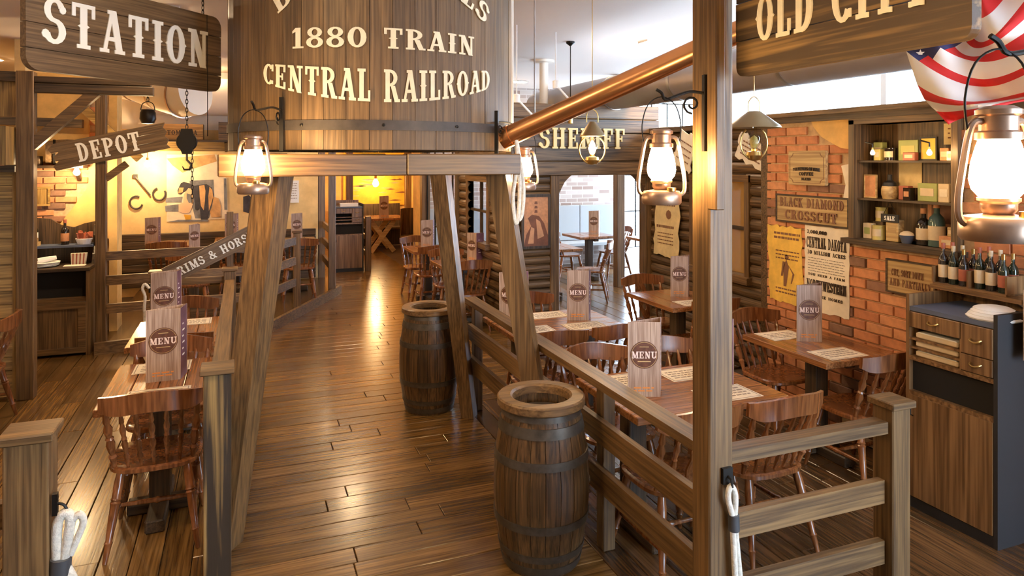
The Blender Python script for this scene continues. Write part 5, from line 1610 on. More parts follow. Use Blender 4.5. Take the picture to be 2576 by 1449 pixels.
# ================================================================== SERVICE CABINETS
def cabinet(label, x, y, deg, full=True):
    """local: front faces -Y, width along X, base at origin centre"""
    t = thing('service_cabinet', label, 'cabinet', (x, y, 0), R(deg))
    w, d, h = 0.27, 0.235, 1.18
    MB().bb(-w, -w + 0.022, -d, d, 0, h + 0.07).build('side_panel', 'walnut_Z', t)
    MB().bb(w - 0.022, w, -d, d, 0, h + 0.05).build('side_panel', 'black_end', t)
    MB().bb(-w + 0.022, w - 0.022, d - 0.02, d, 0, h + 0.10).build('back_panel', 'walnut_Z', t)
    MB().bb(-w + 0.022, w - 0.022, -d + 0.004, d - 0.02, h - 0.025, h).build('top_shelf', 'slate', t)
    MB().bb(-w + 0.022, w - 0.022, -d, -d + 0.015, 0.0, 0.06).build('plinth', 'black', t)
    MB().bb(-w + 0.022, w - 0.022, -d + 0.02, d - 0.02, 0.06, 0.62).build('carcass', 'walnut_Z', t)
    dr = MB().bb(-w + 0.026, w - 0.026, -d - 0.004, -d + 0.018, 0.065, 0.66).build('door', 'walnut_Z', t)
    MB().tube([(-w + 0.05, -d - 0.006, 0.60), (-w + 0.05, -d - 0.025, 0.59), (-w + 0.05, -d - 0.025, 0.55), (-w + 0.05, -d - 0.006, 0.54)], 0.004, 6).build('handle', 'iron', dr)
    MB().bb(-w + 0.022, w - 0.022, -d + 0.03, -d + 0.04, 0.68, 0.86).build('niche_shade', 'hole', t)  # black sheet close behind the front, paints the niche's shade
    MB().bb(-w + 0.022, w - 0.022, -d, -d + 0.2, 0.66, 0.685).build('shelf', 'walnut_Y', t)
    MB().bb(-w + 0.022, w - 0.022, -d, -d + 0.2, 0.865, 0.89).build('shelf', 'walnut_Y', t)
    def drawer(x0, x1, z0, z1):
        o = MB().bev(x0, x1, -d - 0.006, -d + 0.02, z0, z1, 0.003).build('drawer', 'walnut_Z', t)
        c = (x0 + x1) / 2; zc = (z0 + z1) / 2
        MB().tube([(c - 0.03, -d - 0.008, zc + 0.008), (c - 0.022, -d - 0.024, zc), (c, -d - 0.027, zc - 0.006), (c + 0.022, -d - 0.024, zc), (c + 0.03, -d - 0.008, zc + 0.008)], 0.0055, 8).build('handle', 'brass', o, True)
    drawer(-w + 0.024, 0.065, 1.06, 1.15)
    drawer(0.07, w - 0.024, 0.99, 1.15)
    drawer(0.07, w - 0.024, 0.895, 0.985)
    MB().bb(-w + 0.022, 0.065, -d + 0.16, -d + 0.17, 0.89, 1.06).build('slot_shade', 'hole', t)  # slot depth shaded by its black colour
    MB().bb(0.062, 0.070, -d, -d + 0.17, 0.89, 1.06).build('divider', 'walnut_Z', t)
    for z in (0.935, 0.985): MB().bb(-w + 0.022, 0.063, -d, -d + 0.16, z, z + 0.012).build('slot_shelf', 'walnut_Y', t)
    return t
cabinet('walnut service cabinet with drawers and black end by the brick wall', 3.915, 2.75, -90)
rn = random.Random(8)
for k, z in enumerate((0.892, 0.949, 0.999)):
    t = thing('linen_stack', ['lowest', 'middle', 'topmost'][k] + ' stack of cream napkins in the open slots of the right cabinet', 'napkin', (3.70, 2.85, z), R(-90))
    MB().bev(-0.12, 0.14, -0.005, 0.12, 0, 0.03, 0.006).build('fold', 'can_cream', t)
    MB().bev(-0.11, 0.13, -0.001, 0.115, 0.026, 0.034, 0.004).build('fold', 'linen', t)
t = thing('napkin_pile', 'loose pile of white cloths on top of the right cabinet', 'napkin', (3.83, 2.60, 1.18))
for k in range(4):
    m = MB(); m.lathe([(0.0, 0), (0.13 - 0.012 * k, 0.0), (0.135 - 0.012 * k, 0.008), (0.12 - 0.015 * k, 0.018), (0, 0.02)], 14, (0.0 + 0.008 * k, 0.006 * k, k * 0.013))
    m.build('cloth', 'linen', t, True)
cabinet('far service cabinet beside the walkway under a white paper', 1.78, 13.1, 0)
t = thing('paper_stack', 'white paper on the far service cabinet', 'paper', (1.80, 12.98, 1.18)); MB().bb(-0.16, 0.16, -0.06, 0.08, 0, 0.06).build('sheets', 'paper_white', t)
e = thing('railing', 'low railing end beside the far service cabinet', 'railing', (2.13, 12.85, 0))
MB().bev(-0.05, 0.05, -0.05, 0.05, 0, 1.0, 0.004).build('post', 'stain_Z', e)
for z in (0.9, 0.6, 0.3): MB().bev(-0.02, 0.02, 0.05, 1.2, z - 0.05, z + 0.04, 0.003).build('rail', 'stain_Y', e)

# ================================================================== DISPLAY NICHE AND ITS WARES
nc = thing('display_niche', 'dark framed display niche with two shelves set in the brick wall', 'shelf')
D = 0.20
MB().bb(BX + D - 0.01, BX + D + 0.02, NY0, NY1, NZ0, NZ1).build('back_panel', 'log_Z', nc)
for (y0, y1) in ((NY0 - 0.01, NY0 + 0.035), (NY1 - 0.035, NY1 + 0.01)):
    MB().bb(BX - 0.045, BX + D, y0, y1, NZ0, NZ1 + 0.03).build('side', 'log_Z', nc)
MB().bb(BX - 0.045, BX + D, NY0 - 0.01, NY1 + 0.01, NZ1, NZ1 + 0.04).build('head', 'log_Y', nc)
MB().bb(BX - 0.10, BX + D, NY0 - 0.05, NY1 + 0.03, NZ0 - 0.035, NZ0).build('sill', 'dark_Y', nc)
SH1, SH2 = 1.77, 2.04
for z in (SH1, SH2): MB().bb(BX - 0.01, BX + D - 0.01, NY0 + 0.035, NY1 - 0.035, z - 0.014, z).build('shelf', 'dark_Y', nc)
def ware(name, label, cat, yf, z, d=0.07):
    """yf = 0 at the left (far) end of the niche, 1 at the right (near) end"""
    return thing(name, label, cat, (BX + d, NY1 - 0.045 - yf * (NY1 - NY0 - 0.09), z), R(-90), 'wares in the display niche')
def carton(label, yf, z, w, h, mat, d=0.07, dep=0.05, lab='can_cream'):
    t = ware('carton', label, 'box', yf, z, d)
    MB().bev(-w / 2, w / 2, -dep / 2, dep / 2, 0, h, 0.003).build('body', mat, t)
    MB().bb(-w * 0.34, w * 0.34, -dep / 2 - 0.0015, -dep / 2, h * 0.3, h * 0.72).build('label', lab, t)
def tin_can(label, yf, z, r, h, mat, d=0.07, lab='can_cream'):
    t = ware('tin_can', label, 'can', yf, z, d)
    MB().lathe([(0, 0), (r, 0), (r, 0.004), (r * 0.97, 0.008), (r * 0.97, h - 0.008), (r, h - 0.004), (r, h), (0, h - 0.002)], 16).build('body', mat, t, True)
    MB().lathe([(r * 0.99, h * 0.25), (r * 1.0, h * 0.25), (r * 1.0, h * 0.75), (r * 0.99, h * 0.75)], 16, cap=False, a0=R(-150), a1=R(-30)).build('label', lab, t)
def bottle(t, r, h, mat, lab='can_cream', cap='can_orange'):
    MB().lathe([(0, 0), (r, 0), (r, h * 0.55), (r * 0.85, h * 0.64), (r * 0.36, h * 0.74), (r * 0.33, h * 0.96), (r * 0.4, h * 0.965), (r * 0.4, h), (0, h)], 14).build('body', mat, t, True)
    MB().lathe([(r * 1.01, h * 0.14), (r * 1.02, h * 0.15), (r * 1.02, h * 0.45), (r * 1.01, h * 0.46)], 14, cap=False).build('label', lab, t, True)
    MB().lathe([(r * 0.42, h * 0.86), (r * 0.42, h * 1.005), (0, h * 1.01)], 12).build('capsule', cap, t, True)
def nbottle(label, yf, z, r, h, mat, lab='can_cream', d=0.08):
    t = ware('bottle', label, 'bottle', yf, z, d); bottle(t, r, h, mat, lab)
# bottom row
carton('small cream carton at the left of the niche sill', 0.06, NZ0, 0.07, 0.11, 'can_cream', 0.05, 0.05, 'can_green')
tin_can('yellow tin standing on the niche sill', 0.17, NZ0, 0.042, 0.10, 'can_yellow', 0.05)
tin_can('yellow tin stacked on a wooden block at the niche sill left', 0.12, NZ0 + 0.125, 0.042, 0.10, 'can_yellow', 0.12)
t = ware('wooden_block', 'wooden block carrying the stacked yellow tin', 'block', 0.12, NZ0, 0.12); MB().bev(-0.045, 0.045, -0.04, 0.04, 0, 0.124, 0.003).build('block', 'dark_Z', t)
carton('tall brown carton in the middle of the niche sill', 0.34, NZ0, 0.10, 0.15, 'plaque', 0.06, 0.06, 'plaque')
t = ware('bowl', 'dark bowl heaped with pink candy on the niche sill', 'bowl', 0.49, NZ0, 0.04)
MB().lathe([(0, 0), (0.03, 0), (0.045, 0.05), (0.047, 0.055), (0.0, 0.056)], 16).build('bowl', 'slate', t, True)
MB().lathe([(0.046, 0.055), (0.04, 0.068), (0.02, 0.08), (0, 0.083)], 14).build('heap', 'can_cream', t, True)
nbottle('squat dark bottle with square label on the niche sill', 0.62, NZ0, 0.046, 0.24, 'bottle_dark')
nbottle('tall teal bottle with narrow label on the niche sill', 0.75, NZ0, 0.05, 0.29, 'bottle_teal')
carton('pink wooden cigar box at the right of the niche sill', 0.91, NZ0, 0.12, 0.075, 'can_orange', 0.06, 0.07)
carton('small block on the cigar box', 0.93, NZ0 + 0.0752, 0.05, 0.06, 'plaque', 0.06, 0.05)
t = ware('sale_sign', 'black SALE board hanging on a string from the lower niche shelf', 'sign', 0.33, SH1 - 0.13, 0.02)
MB().bb(-0.07, 0.07, -0.004, 0.004, -0.028, 0.028).build('board', 'black', t)
lettering('SALE', 0.085, 0.03, lambda u, v, d: (u, -0.0042 - d, v), 0.001, 0, -0.015, 0.1, mat='letter_white', parent=t)
MB().tube([(-0.05, 0, 0.028), (0, 0, 0.115), (0.05, 0, 0.028)], 0.0018, 5).build('string', 'iron', t)
t = ware('poster', 'small framed bill behind the bottles in the niche', 'poster', 0.70, NZ0 + 0.14, D - 0.012)
MB().bb(-0.11, 0.11, -0.004, 0.0, -0.02, 0.16).build('sheet', 'can_orange', t)
MB().bb(-0.08, 0.08, -0.006, -0.0042, 0.0, 0.14).build('print', 'sepia_dark', t)
# middle shelf
t = ware('framed_picture', 'small orange picture on the lower niche shelf', 'picture', 0.08, SH1, 0.05)
framed(t, 0.09, 0.15, 'can_orange', 'plaque', 0.008, 0.012)
for ch in t.children: ch.location.z += 0.085
t = ware('jug', 'stoneware jug with dark neck on the lower niche shelf', 'jug', 0.26, SH1, 0.08)
MB().lathe([(0, 0), (0.045, 0), (0.055, 0.03), (0.056, 0.07), (0.05, 0.09), (0.0, 0.092)], 18).build('body', 'plaque', t, True)
MB().lathe([(0.05, 0.09), (0.042, 0.115), (0.018, 0.13), (0.016, 0.17), (0.0, 0.172)], 18).build('neck', 'black', t, True)
carton('dark red carton on the lower niche shelf', 0.41, SH1, 0.075, 0.095, 'can_red', 0.1, 0.05, 'can_red')
carton('little open carton with pencils on the lower niche shelf', 0.50, SH1, 0.055, 0.085, 'bottle_dark', 0.05, 0.05, 'can_orange')
carton('wide pale green carton on the lower niche shelf', 0.68, SH1, 0.14, 0.12, 'can_green', 0.08, 0.05)
carton('cream label carton on the lower niche shelf right', 0.85, SH1, 0.075, 0.12, 'can_cream', 0.07, 0.05, 'paper')
carton('narrow cream carton at the right end of the lower niche shelf', 0.955, SH1, 0.05, 0.10, 'can_cream', 0.07, 0.05, 'plaque')
t = ware('poster', 'old receipt pinned behind the lower niche shelf', 'poster', 0.36, SH1 + 0.17, D - 0.012); MB().bb(-0.09, 0.09, -0.003, 0, -0.09, 0.09).build('sheet', 'paper_tan', t)
# top shelf
carton('tall olive carton at the left of the upper niche shelf', 0.10, SH2, 0.075, 0.13, 'can_green', 0.12, 0.05)
carton('small yellow carton on the upper niche shelf', 0.17, SH2, 0.05, 0.08, 'can_yellow', 0.05, 0.04)
tin_can('round dark tin with cream seal on the upper niche shelf', 0.28, SH2, 0.042, 0.085, 'bottle_dark', 0.07)
carton('large green and yellow carton on the upper niche shelf', 0.46, SH2, 0.15, 0.14, 'can_green', 0.10, 0.05, 'can_yellow')
carton('low red carton in front of the green one on the upper shelf', 0.53, SH2, 0.09, 0.055, 'can_red', 0.04, 0.04)
t = ware('framed_picture', 'black framed yellow certificate on the upper niche shelf', 'picture', 0.69, SH2, 0.07)
framed(t, 0.105, 0.135, 'paper_yellow', 'black', 0.01, 0.015)
for ch in t.children: ch.location.z += 0.078
carton('orange carton at the right of the upper niche shelf', 0.86, SH2, 0.06, 0.08, 'can_orange', 0.06, 0.04)
carton('white carton hanging over the right end of the upper niche shelf', 0.95, SH2, 0.05, 0.06, 'paper_white', 0.03, 0.04)
t = ware('poster', 'yellowed notice at the top of the niche back', 'poster', 0.86, 2.225, D - 0.012)
MB().bb(-0.11, 0.11, -0.003, 0, -0.08, 0.06).build('sheet', 'paper_tan', t)
m = MB(); lines(m, -0.08, 0.08, 0.02, 3, 0.03, lambda u, v, d: (u, -0.0032 - d, v), 0.01, 3); m.build('print', 'letter_brown', t)['kind'] = 'stuff'

# wine bottles in a rack on a wall shelf above the cabinet
sh_ = thing('wall_shelf', 'short wooden wall shelf above the service cabinet', 'shelf', (BX - 0.12, 2.80, 1.285))
MB().bb(-0.10, 0.10, -0.28, 0.26, -0.025, 0).build('board', 'walnut_Y', sh_)
for y in (-0.2, 0.2): MB().prism([(0, 0), (-0.15, 0), (0, -0.08)], lambda u, v, d, y=y: (0.10 + u, y + d, -0.025 + v), -0.01, 0.01).build('bracket', 'walnut_Z', sh_)
ck = thing('bottle_crate', 'open wooden crate holding wine bottles on the wall shelf', 'crate', (BX - 0.12, 2.83, 1.286))
MB().bb(-0.09, 0.09, -0.22, 0.22, 0, 0.012).build('base', 'walnut_Y', ck)
for y in (-0.22, 0.0, 0.22): MB().bb(-0.09, 0.09, y - 0.006, y + 0.006, 0.012, 0.11).build('partition', 'walnut_Z', ck)
MB().bb(0.08, 0.09, -0.22, 0.22, 0.012, 0.11).build('back', 'walnut_Z', ck)
k = 0
for row, xo in enumerate((-0.05, 0.03)):
    for yo in (-0.18, -0.11, -0.045, 0.05, 0.115, 0.18):
        t = thing('wine_bottle', 'dark wine bottle in the crate above the service cabinet, %s row, %s from the left' % (('front', 'back')[row], ('first', 'second', 'third', 'fourth', 'fifth', 'sixth')[5 - (-0.18, -0.11, -0.045, 0.05, 0.115, 0.18).index(yo)]), 'bottle', (BX - 0.12 + xo, 2.83 + yo, 1.299), 0, 'wine bottles in the crate')
        bottle(t, 0.027, 0.215 + 0.012 * (k % 3), 'bottle_dark' if k % 2 else 'bottle_green', 'can_cream' if k % 3 else 'can_red', ('brass', 'can_cream', 'can_red')[k % 3]); k += 1

# ================================================================== DRESSER AT THE LEFT
dr = thing('dresser', 'dark wooden dresser with scalloped hutch behind the depot post', 'dresser', (-1.86, 8.62, 0))
W = 0.36
MB().bev(-W, W, -0.24, 0.30, 0.88, 0.92, 0.005).build('worktop', 'dark_X', dr)
for x in (-W + 0.02, W - 0.02): MB().bb(x - 0.02, x + 0.02, -0.22, 0.30, 0, 0.88).build('side_panel', 'stain_Z', dr)
MB().bb(-W + 0.04, W - 0.04, 0.26, 0.28, 0, 0.88).build('back_panel', 'dark_Z', dr)
MB().bb(-W + 0.04, W - 0.04, -0.20, 0.26, 0.56, 0.60).build('shelf', 'stain_X', dr)
MB().bb(-W + 0.04, W - 0.04, -0.12, -0.10, 0.60, 0.88).build('niche_shade', 'hole', dr)  # black sheet painting the shade of the open niche
d0 = MB().bb(-W + 0.04, W - 0.04, -0.22, -0.20, 0.03, 0.56).build('door', 'stain_Z', dr)
for (a, b, c, d) in ((-W + 0.04, W - 0.04, 0.49, 0.56), (-W + 0.04, W - 0.04, 0.03, 0.09), (-W + 0.04, -W + 0.11, 0.09, 0.49), (W - 0.11, W - 0.04, 0.09, 0.49)):
    MB().bb(a, b, -0.235, -0.22, c, d).build('door_frame', 'stain_X', d0)
hut = [(-W, 0.92), (W, 0.92), (W, 1.32), (W - 0.04, 1.36), (W - 0.14, 1.34), (W - 0.24, 1.30), (0.0, 1.33), (-0.1, 1.40), (-W + 0.06, 1.42), (-W, 1.42)]
MB().prism(hut, lambda u, v, d: (u, d, v), 0.24, 0.27).build('hutch_back', 'dark_Z', dr)
for x in (-W + 0.015, W - 0.015):
    MB().prism([(0.0, 0.92), (0.24, 0.92), (0.24, 1.34), (0.14, 1.33), (0.10, 1.22), (0.12, 1.10), (0.04, 1.02)], lambda u, v, d, x=x: (x + d, u, v), -0.012, 0.012).build('hutch_side', 'dark_Z', dr)
MB().bb(-W + 0.03, W - 0.03, 0.05, 0.24, 1.10, 1.125).build('hutch_shelf', 'slate', dr)
def on_dresser(name, label, cat, x, y, z): return thing(name, label, cat, (-1.86 + x, 8.62 + y, z), 0, 'things on the dresser')
t = on_dresser('wine_bottle', 'dark wine bottle with orange label on the dresser hutch', 'bottle', 0.06, 0.13, 1.126); bottle(t, 0.04, 0.27, 'bottle_dark', 'can_orange', 'can_red')
t = on_dresser('wine_bottle', 'dark bottle in a box at the left of the dresser hutch', 'bottle', -0.22, 0.14, 1.166); bottle(t, 0.032, 0.22, 'bottle_green', 'paper_white', 'paper_white')
t = on_dresser('wine_bottle', 'white-capped bottle behind the box on the dresser hutch', 'bottle', -0.29, 0.14, 1.126); bottle(t, 0.03, 0.25, 'bottle_dark', 'paper_white', 'paper_white')
t = on_dresser('carton', 'brown carton on the dresser hutch', 'box', -0.22, 0.12, 1.126)
m = MB(); m.bb(-0.05, 0.05, -0.05, 0.05, 0, 0.04); m.build('body', 'plaque', t)
MB().bb(-0.05, 0.05, -0.054, -0.05, 0, 0.09).build('front_flap', 'plaque', t)
t = on_dresser('basket', 'white wire basket of packets on the dresser hutch', 'basket', 0.24, 0.13, 1.126)
MB().lathe([(0.06, 0), (0.062, 0.0), (0.085, 0.06), (0.082, 0.062), (0.06, 0.004)], 16, cap=False).build('bowl', 'paper_white', t)
rn = random.Random(2)
m = MB()
for k in range(16): m.box((rn.uniform(-0.06, 0.06), rn.uniform(-0.05, 0.05), 0.06 + rn.uniform(0, 0.07)), (0.05, 0.01, 0.06), Matrix.Rotation(rn.uniform(0, 6), 3, 'Z') @ Matrix.Rotation(rn.uniform(-0.7, 0.7), 3, 'X'))
m.build('packets', 'can_red', t)
t = on_dresser('plate_stack', 'white cloth and plates on the dresser worktop', 'plate', -0.10, -0.03, 0.921)
for k in range(4): MB().lathe([(0, 0), (0.10, 0), (0.14, 0.012), (0.138, 0.015), (0.0, 0.006)], 20, (0.004 * k, 0, k * 0.011)).build('plate', 'linen', t, True)
MB().tube([(-0.05, 0, 0.06), (0.05, 0.02, 0.075), (0.11, 0.03, 0.085)], [0.03, 0.028, 0.02], 8).build('cloth', 'linen', t, True)
t = on_dresser('carton', 'striped upright napkin box on the dresser worktop', 'box', 0.21, 0.04, 0.921)
MB().prism([(-0.065, 0), (0.065, 0), (0.08, 0.12), (-0.07, 0.12)], FRONT, 0, 0.05).build('body', 'paper', t)
for k in range(4): MB().prism([(-0.055 + k * 0.032, 0.0), (-0.043 + k * 0.032, 0.0), (-0.04 + k * 0.034, 0.12), (-0.054 + k * 0.034, 0.12)], lambda u, v, d: (u, -0.05 - d, v), 0, 0.001).build('stripe', 'can_red', t)
t = on_dresser('notepad', 'flat pale pad at the front of the dresser worktop', 'paper', 0.20, -0.12, 0.921); MB().bev(-0.10, 0.10, -0.05, 0.05, 0, 0.012, 0.003).build('pad', 'paper', t)

# ================================================================== MURAL, HORSESHOES
def mur(u, v, d): return (u, 11.795 - d, v)
def mx(px, py):
    """point of the mural wall plane (Y = 11.79)"""
    k = (px - CX) / FPX
    x = (11.79 * (math.sin(TH) + k * math.cos(TH))) / (math.cos(TH) - k * math.sin(TH))
    dep = x * math.sin(TH) + 11.79 * math.cos(TH)
    return (x, CAMZ - (py - HY) * dep / FPX)
mu = thing('mural', 'painted mural of a farrier shoeing a bay horse on the plaster wall', 'mural', (0, 0, 0))
def shape(name, mat, pts, d0, d1):
    MB().prism([mx(290 + a / 6.962, 380 + b / 6.962) for a, b in pts], mur, d0, d1).build(name, mat, mu)
shape('painted_barn', 'mural_pale', [(900, 60), (1780, 60), (1790, 380), (1950, 470), (1980, 1180), (900, 1240)], 0.0, 0.003)
shape('painted_rafters', 'mural_tan', [(900, 130), (1740, 60), (1780, 180), (1300, 330), (1180, 380), (1000, 250)], 0.003, 0.005)
shape('painted_door', 'mural_grey', [(1300, 520), (1720, 500), (1740, 900), (1640, 1180), (1400, 1180), (1330, 900)], 0.003, 0.005)
shape('painted_shadow', 'mural_grey', [(870, 960), (1130, 930), (1120, 1060), (880, 1060)], 0.003, 0.006)
shape('painted_bellows', 'mural_grey', [(890, 820), (1180, 800), (1160, 900), (880, 900)], 0.003, 0.006)
shape('painted_horse', 'mural_horse', [(1150, 560), (1200, 540), (1290, 560), (1390, 610), (1480, 590), (1600, 580), (1690, 640), (1720, 760), (1700, 900), (1650, 1040), (1620, 1200), (1500, 1200), (1480, 1000), (1440, 1040), (1400, 1020), (1380, 820), (1320, 760), (1240, 700), (1190, 720), (1150, 760), (1100, 750), (1090, 690), (1120, 620)], 0.005, 0.008)
shape('painted_flank', 'mural_tan', [(1470, 610), (1560, 590), (1580, 700), (1570, 880), (1550, 1040), (1500, 960), (1480, 800)], 0.008, 0.010)
shape('painted_flank', 'mural_tan', [(1650, 620), (1700, 680), (1715, 800), (1680, 930), (1640, 1050), (1630, 800)], 0.008, 0.010)
shape('painted_face', 'mural_tan', [(1120, 640), (1200, 640), (1180, 720), (1100, 745)], 0.008, 0.010)
shape('painted_farrier', 'mural_skin', [(1280, 650), (1350, 660), (1350, 740), (1370, 880), (1350, 960), (1300, 1080), (1200, 1090), (1110, 1060), (1110, 930), (1190, 900), (1200, 760), (1240, 700)], 0.010, 0.012)
shape('painted_apron', 'mural_grey', [(1250, 740), (1330, 760), (1340, 900), (1290, 910), (1250, 830)], 0.012, 0.014)
shape('painted_bucket', 'mural_sun', [(1200, 1110), (1330, 1120), (1320, 1200), (1230, 1200)], 0.012, 0.014)
shape('painted_figure', 'mural_tan', [(1720, 800), (1810, 830), (1850, 960), (1840, 1150), (1680, 1160), (1660, 1060), (1700, 960)], 0.010, 0.012)
shape('painted_post', 'mural_grey', [(1900, 480), (1940, 480), (1960, 1030), (1910, 1030)], 0.010, 0.012)
shape('painted_ground', 'mural_grey', [(920, 1240), (1100, 1205), (1640, 1205), (1620, 1235)], 0.006, 0.008)
shape('painted_cow', 'mural_horse', [(2240, 800), (2340, 770), (2420, 850), (2460, 1050), (2380, 1100), (2240, 1060)], 0.005, 0.008)
for (a, b, lab) in ((370, 900, 'iron horseshoe hung lower left on the yellow plaster'), (770, 750, 'iron horseshoe hung upper right beside the mural')):
    x, z = mx(290 + a / 6.962, 380 + b / 6.962)
    t = thing('horseshoe', lab, 'horseshoe', (x, 11.78, z))
    rot = R(200 if a < 500 else 250)
    m = MB()
    pts = []
    for k in range(15):
        an = rot - R(140) + R(280) * k / 14
        pts.append((0.085 * math.cos(an), 0, 0.095 * math.sin(an)))
    m.tube(pts, 0.013, 8).build('shoe', 'hoop_iron', t, True)
x, z = mx(360, 465); x2, z2 = mx(385, 485)
t = thing('branding_iron', 'long thin iron tool hung slanting on the yellow plaster', 'tool', (x, 11.775, z))
MB().tube([(-0.10, 0, 0.12), (0.10, 0, -0.16)], 0.012, 8).build('rod', 'hoop_iron', t)
MB().bb(-0.13, -0.07, -0.01, 0.01, 0.10, 0.16).build('head', 'hoop_iron', t)
# far mural, table with crossed legs, benches, barrel chair
fm = thing('mural', 'bright yellow sunset mural on the far end wall', 'mural', (2.95, 16.57, 0.95))
MB().bb(-0.78, 0.66, -0.01, 0.02, 0, 1.9).build('panel', 'mural_sun', fm)
rn = random.Random(6)
for k in range(18):
    m = MB()
    z = rn.uniform(0.05, 0.75); x = rn.uniform(-0.7, 0.5); l = rn.uniform(0.15, 0.4)
    m.prism([(x, z), (x + l * 0.5, z - 0.018), (x + l, z), (x + l * 0.5, z + 0.02)], FRONT, 0.011, 0.013)
    m.build('painted_cloud', 'mural_tan' if k % 2 else 'sepia_dark', fm)
m = MB()
for q in _disc(0.0, 0.85, 0.26): m.prism(q, FRONT, 0.011, 0.0125)
m.build('painted_sun', 'paper_yellow', fm)
xt = thing('trestle_table', 'wooden table on crossed X legs at the far end of the walkway', 'table', (2.84, 15.55, 0))
for i in range(4): MB().bev(-0.5 + i * 0.25, -0.5 + i * 0.25 + 0.247, -0.45, 0.45, 0.71, 0.76, 0.005).build('top_board', 'table_Y', xt)
for y in (-0.32, 0.32):
    MB().bar((-0.26, y, 0.02), (0.26, y, 0.71), 0.05, 0.10, up=(1, 0, 0)).build('leg', 'plaque', xt)
    MB().bar((0.26, y + 0.052, 0.02), (-0.26, y + 0.052, 0.71), 0.05, 0.10, up=(1, 0, 0)).build('leg', 'plaque', xt)
MB().bb(-0.03, 0.03, -0.32, 0.32, 0.34, 0.40).build('stretcher', 'stain_Y', xt)
menu(2.86, 15.25, 0.76, 5, 'white menu stand on the X-legged table at the far end', 1.2)
be = thing('bench', 'dark panelled bench against the far end wall', 'bench', (2.8, 16.2, 0))
MB().bev(-0.8, 0.7, -0.22, 0.18, 0.42, 0.47, 0.005).build('seat', 'dark_X', be)
for k in range(7): MB().bev(-0.8 + k * 0.21, -0.8 + k * 0.21 + 0.208, 0.18, 0.24, 0.02, 1.0, 0.005).build('back_board', 'dark_Z', be)
bc = thing('barrel_chair', 'round-backed chair cut from a barrel beside the far table', 'chair', (3.44, 14.75, 0))
MB().lathe([(0.27, 0), (0.31, 0.2), (0.32, 0.4), (0.30, 0.41), (0, 0.42)], 20).build('base', 'barrel_stave', bc, True)
for k in range(11):
    a0, a1 = R(-60 + k * 22 + 1), R(-60 + (k + 1) * 22 - 1)
    ps = []
    for z, r_ in ((0.40, 0.32), (0.98, 0.30)):
        for (q, a) in ((r_ - 0.025, a0), (r_, a0), (r_, a1), (r_ - 0.025, a1)): ps.append((q * math.cos(a), q * math.sin(a), z))
    MB().quad_box(ps).build('stave', 'barrel_stave', bc)
for (x, lab) in ((2.12, 'tall dark post left of the far yellow mural'), (3.62, 'tall pale post right of the far yellow mural')):
    pp = thing('timber_post', lab, 'post', (x, 16.2 if x > 3 else 15.2, 0)); MB().bev(-0.07, 0.07, -0.07, 0.07, 0, CEIL - 0.01, 0.006).build('post', 'stain_Z', pp)

# ================================================================== DUCTS, CRATES AND HANGING THINGS
du = thing('air_duct', 'large round grey metal air duct running along above the brick wall', 'duct', (4.13, 0, 2.84))
MB().tube([(0, 0.2, 0), (0, 9.6, 0)], 0.20, 32).build('tube', 'duct', du, True)
for y in (1.4, 2.9, 4.4, 5.9, 7.3):
    MB().lathe([(0.20, -0.02), (0.206, -0.02), (0.206, 0.02), (0.20, 0.02)], 32, cap=False).build('seam_band', 'steel', du, True).matrix_local = Matrix.Translation((0, y, 0)) @ Matrix.Rotation(R(90), 4, 'X')
for y in (2.2, 5.4):
    MB().bb(-0.012, 0.012, y - 0.01, y + 0.01, 0.19, CEIL - 2.84).build('hanger', 'steel', du)
x0_, y0_ = at_d(432, 9.2)
d2 = thing('air_duct', 'fat pale air duct with swirled bands above the depot frame', 'duct', (x0_, y0_, 2.05 + 165 * 9.2 / FPX))
pts = [(-0.85, 0.9, 0.30), (-0.45, 0.5, 0.24), (-0.1, 0.18, 0.10), (0.16, -0.05, -0.0), (0.30, -0.16, 0.02)]
MB().tube(pts, [0.30, 0.32, 0.33, 0.32, 0.31], 28).build('tube', 'duct_white', d2, True)
for k in (1, 2, 3):
    p = Vector(pts[k]); d_ = (Vector(pts[k + 1]) - Vector(pts[k - 1])).normalized()
    MB().tube([p - d_ * 0.012, p + d_ * 0.012], 0.333, 28).build('band', 'tin', d2, True)
x1_, y1_ = 0.1, 11.38
d3 = thing('air_duct', 'broad cream duct passing behind the water tank', 'duct', (x1_, y1_, 2.98))
MB().tube([(-1.4, 0.0, 0), (0.98, 0.0, 0)], 0.28, 28).build('tube', 'duct_white', d3, True)
def crate(label, px, py, dep, w, h, d, text=None, mat='crate'):
    x, y = at_d(px, dep)
    t = thing('wooden_crate', label, 'crate', (x, y, 2.05 - (py - HY) * dep / FPX), R(0))
    for i in range(3):
        MB().bev(-w / 2, w / 2, -d / 2, -d / 2 + 0.015, i * h / 3 + 0.002, (i + 1) * h / 3 - 0.002, 0.002).build('slat', mat, t)
        MB().bev(-w / 2, w / 2, d / 2 - 0.015, d / 2, i * h / 3 + 0.002, (i + 1) * h / 3 - 0.002, 0.002).build('slat', mat, t)
    for s in (-1, 1): MB().bb(s * w / 2 - s * 0.018, s * w / 2, -d / 2 + 0.015, d / 2 - 0.015, 0, h).build('end_panel', mat, t)
    MB().bb(-w / 2 + 0.018, w / 2 - 0.018, -d / 2 + 0.015, d / 2 - 0.015, 0, 0.012).build('bottom', mat, t)
    if text:
        lettering(text, w * 0.72, h * 0.3, lambda u, v, dd: (u, -d / 2 - dd, v), 0.002, 0, h * 0.3, 0.1, mat='letter_dark', parent=t)
    return t
sx0, sy0 = at_d(500, 10.9)
hs = thing('wall_shelf', 'high plank shelf carrying wooden crates above the mural', 'shelf', (-0.25, 11.45, 2.335))
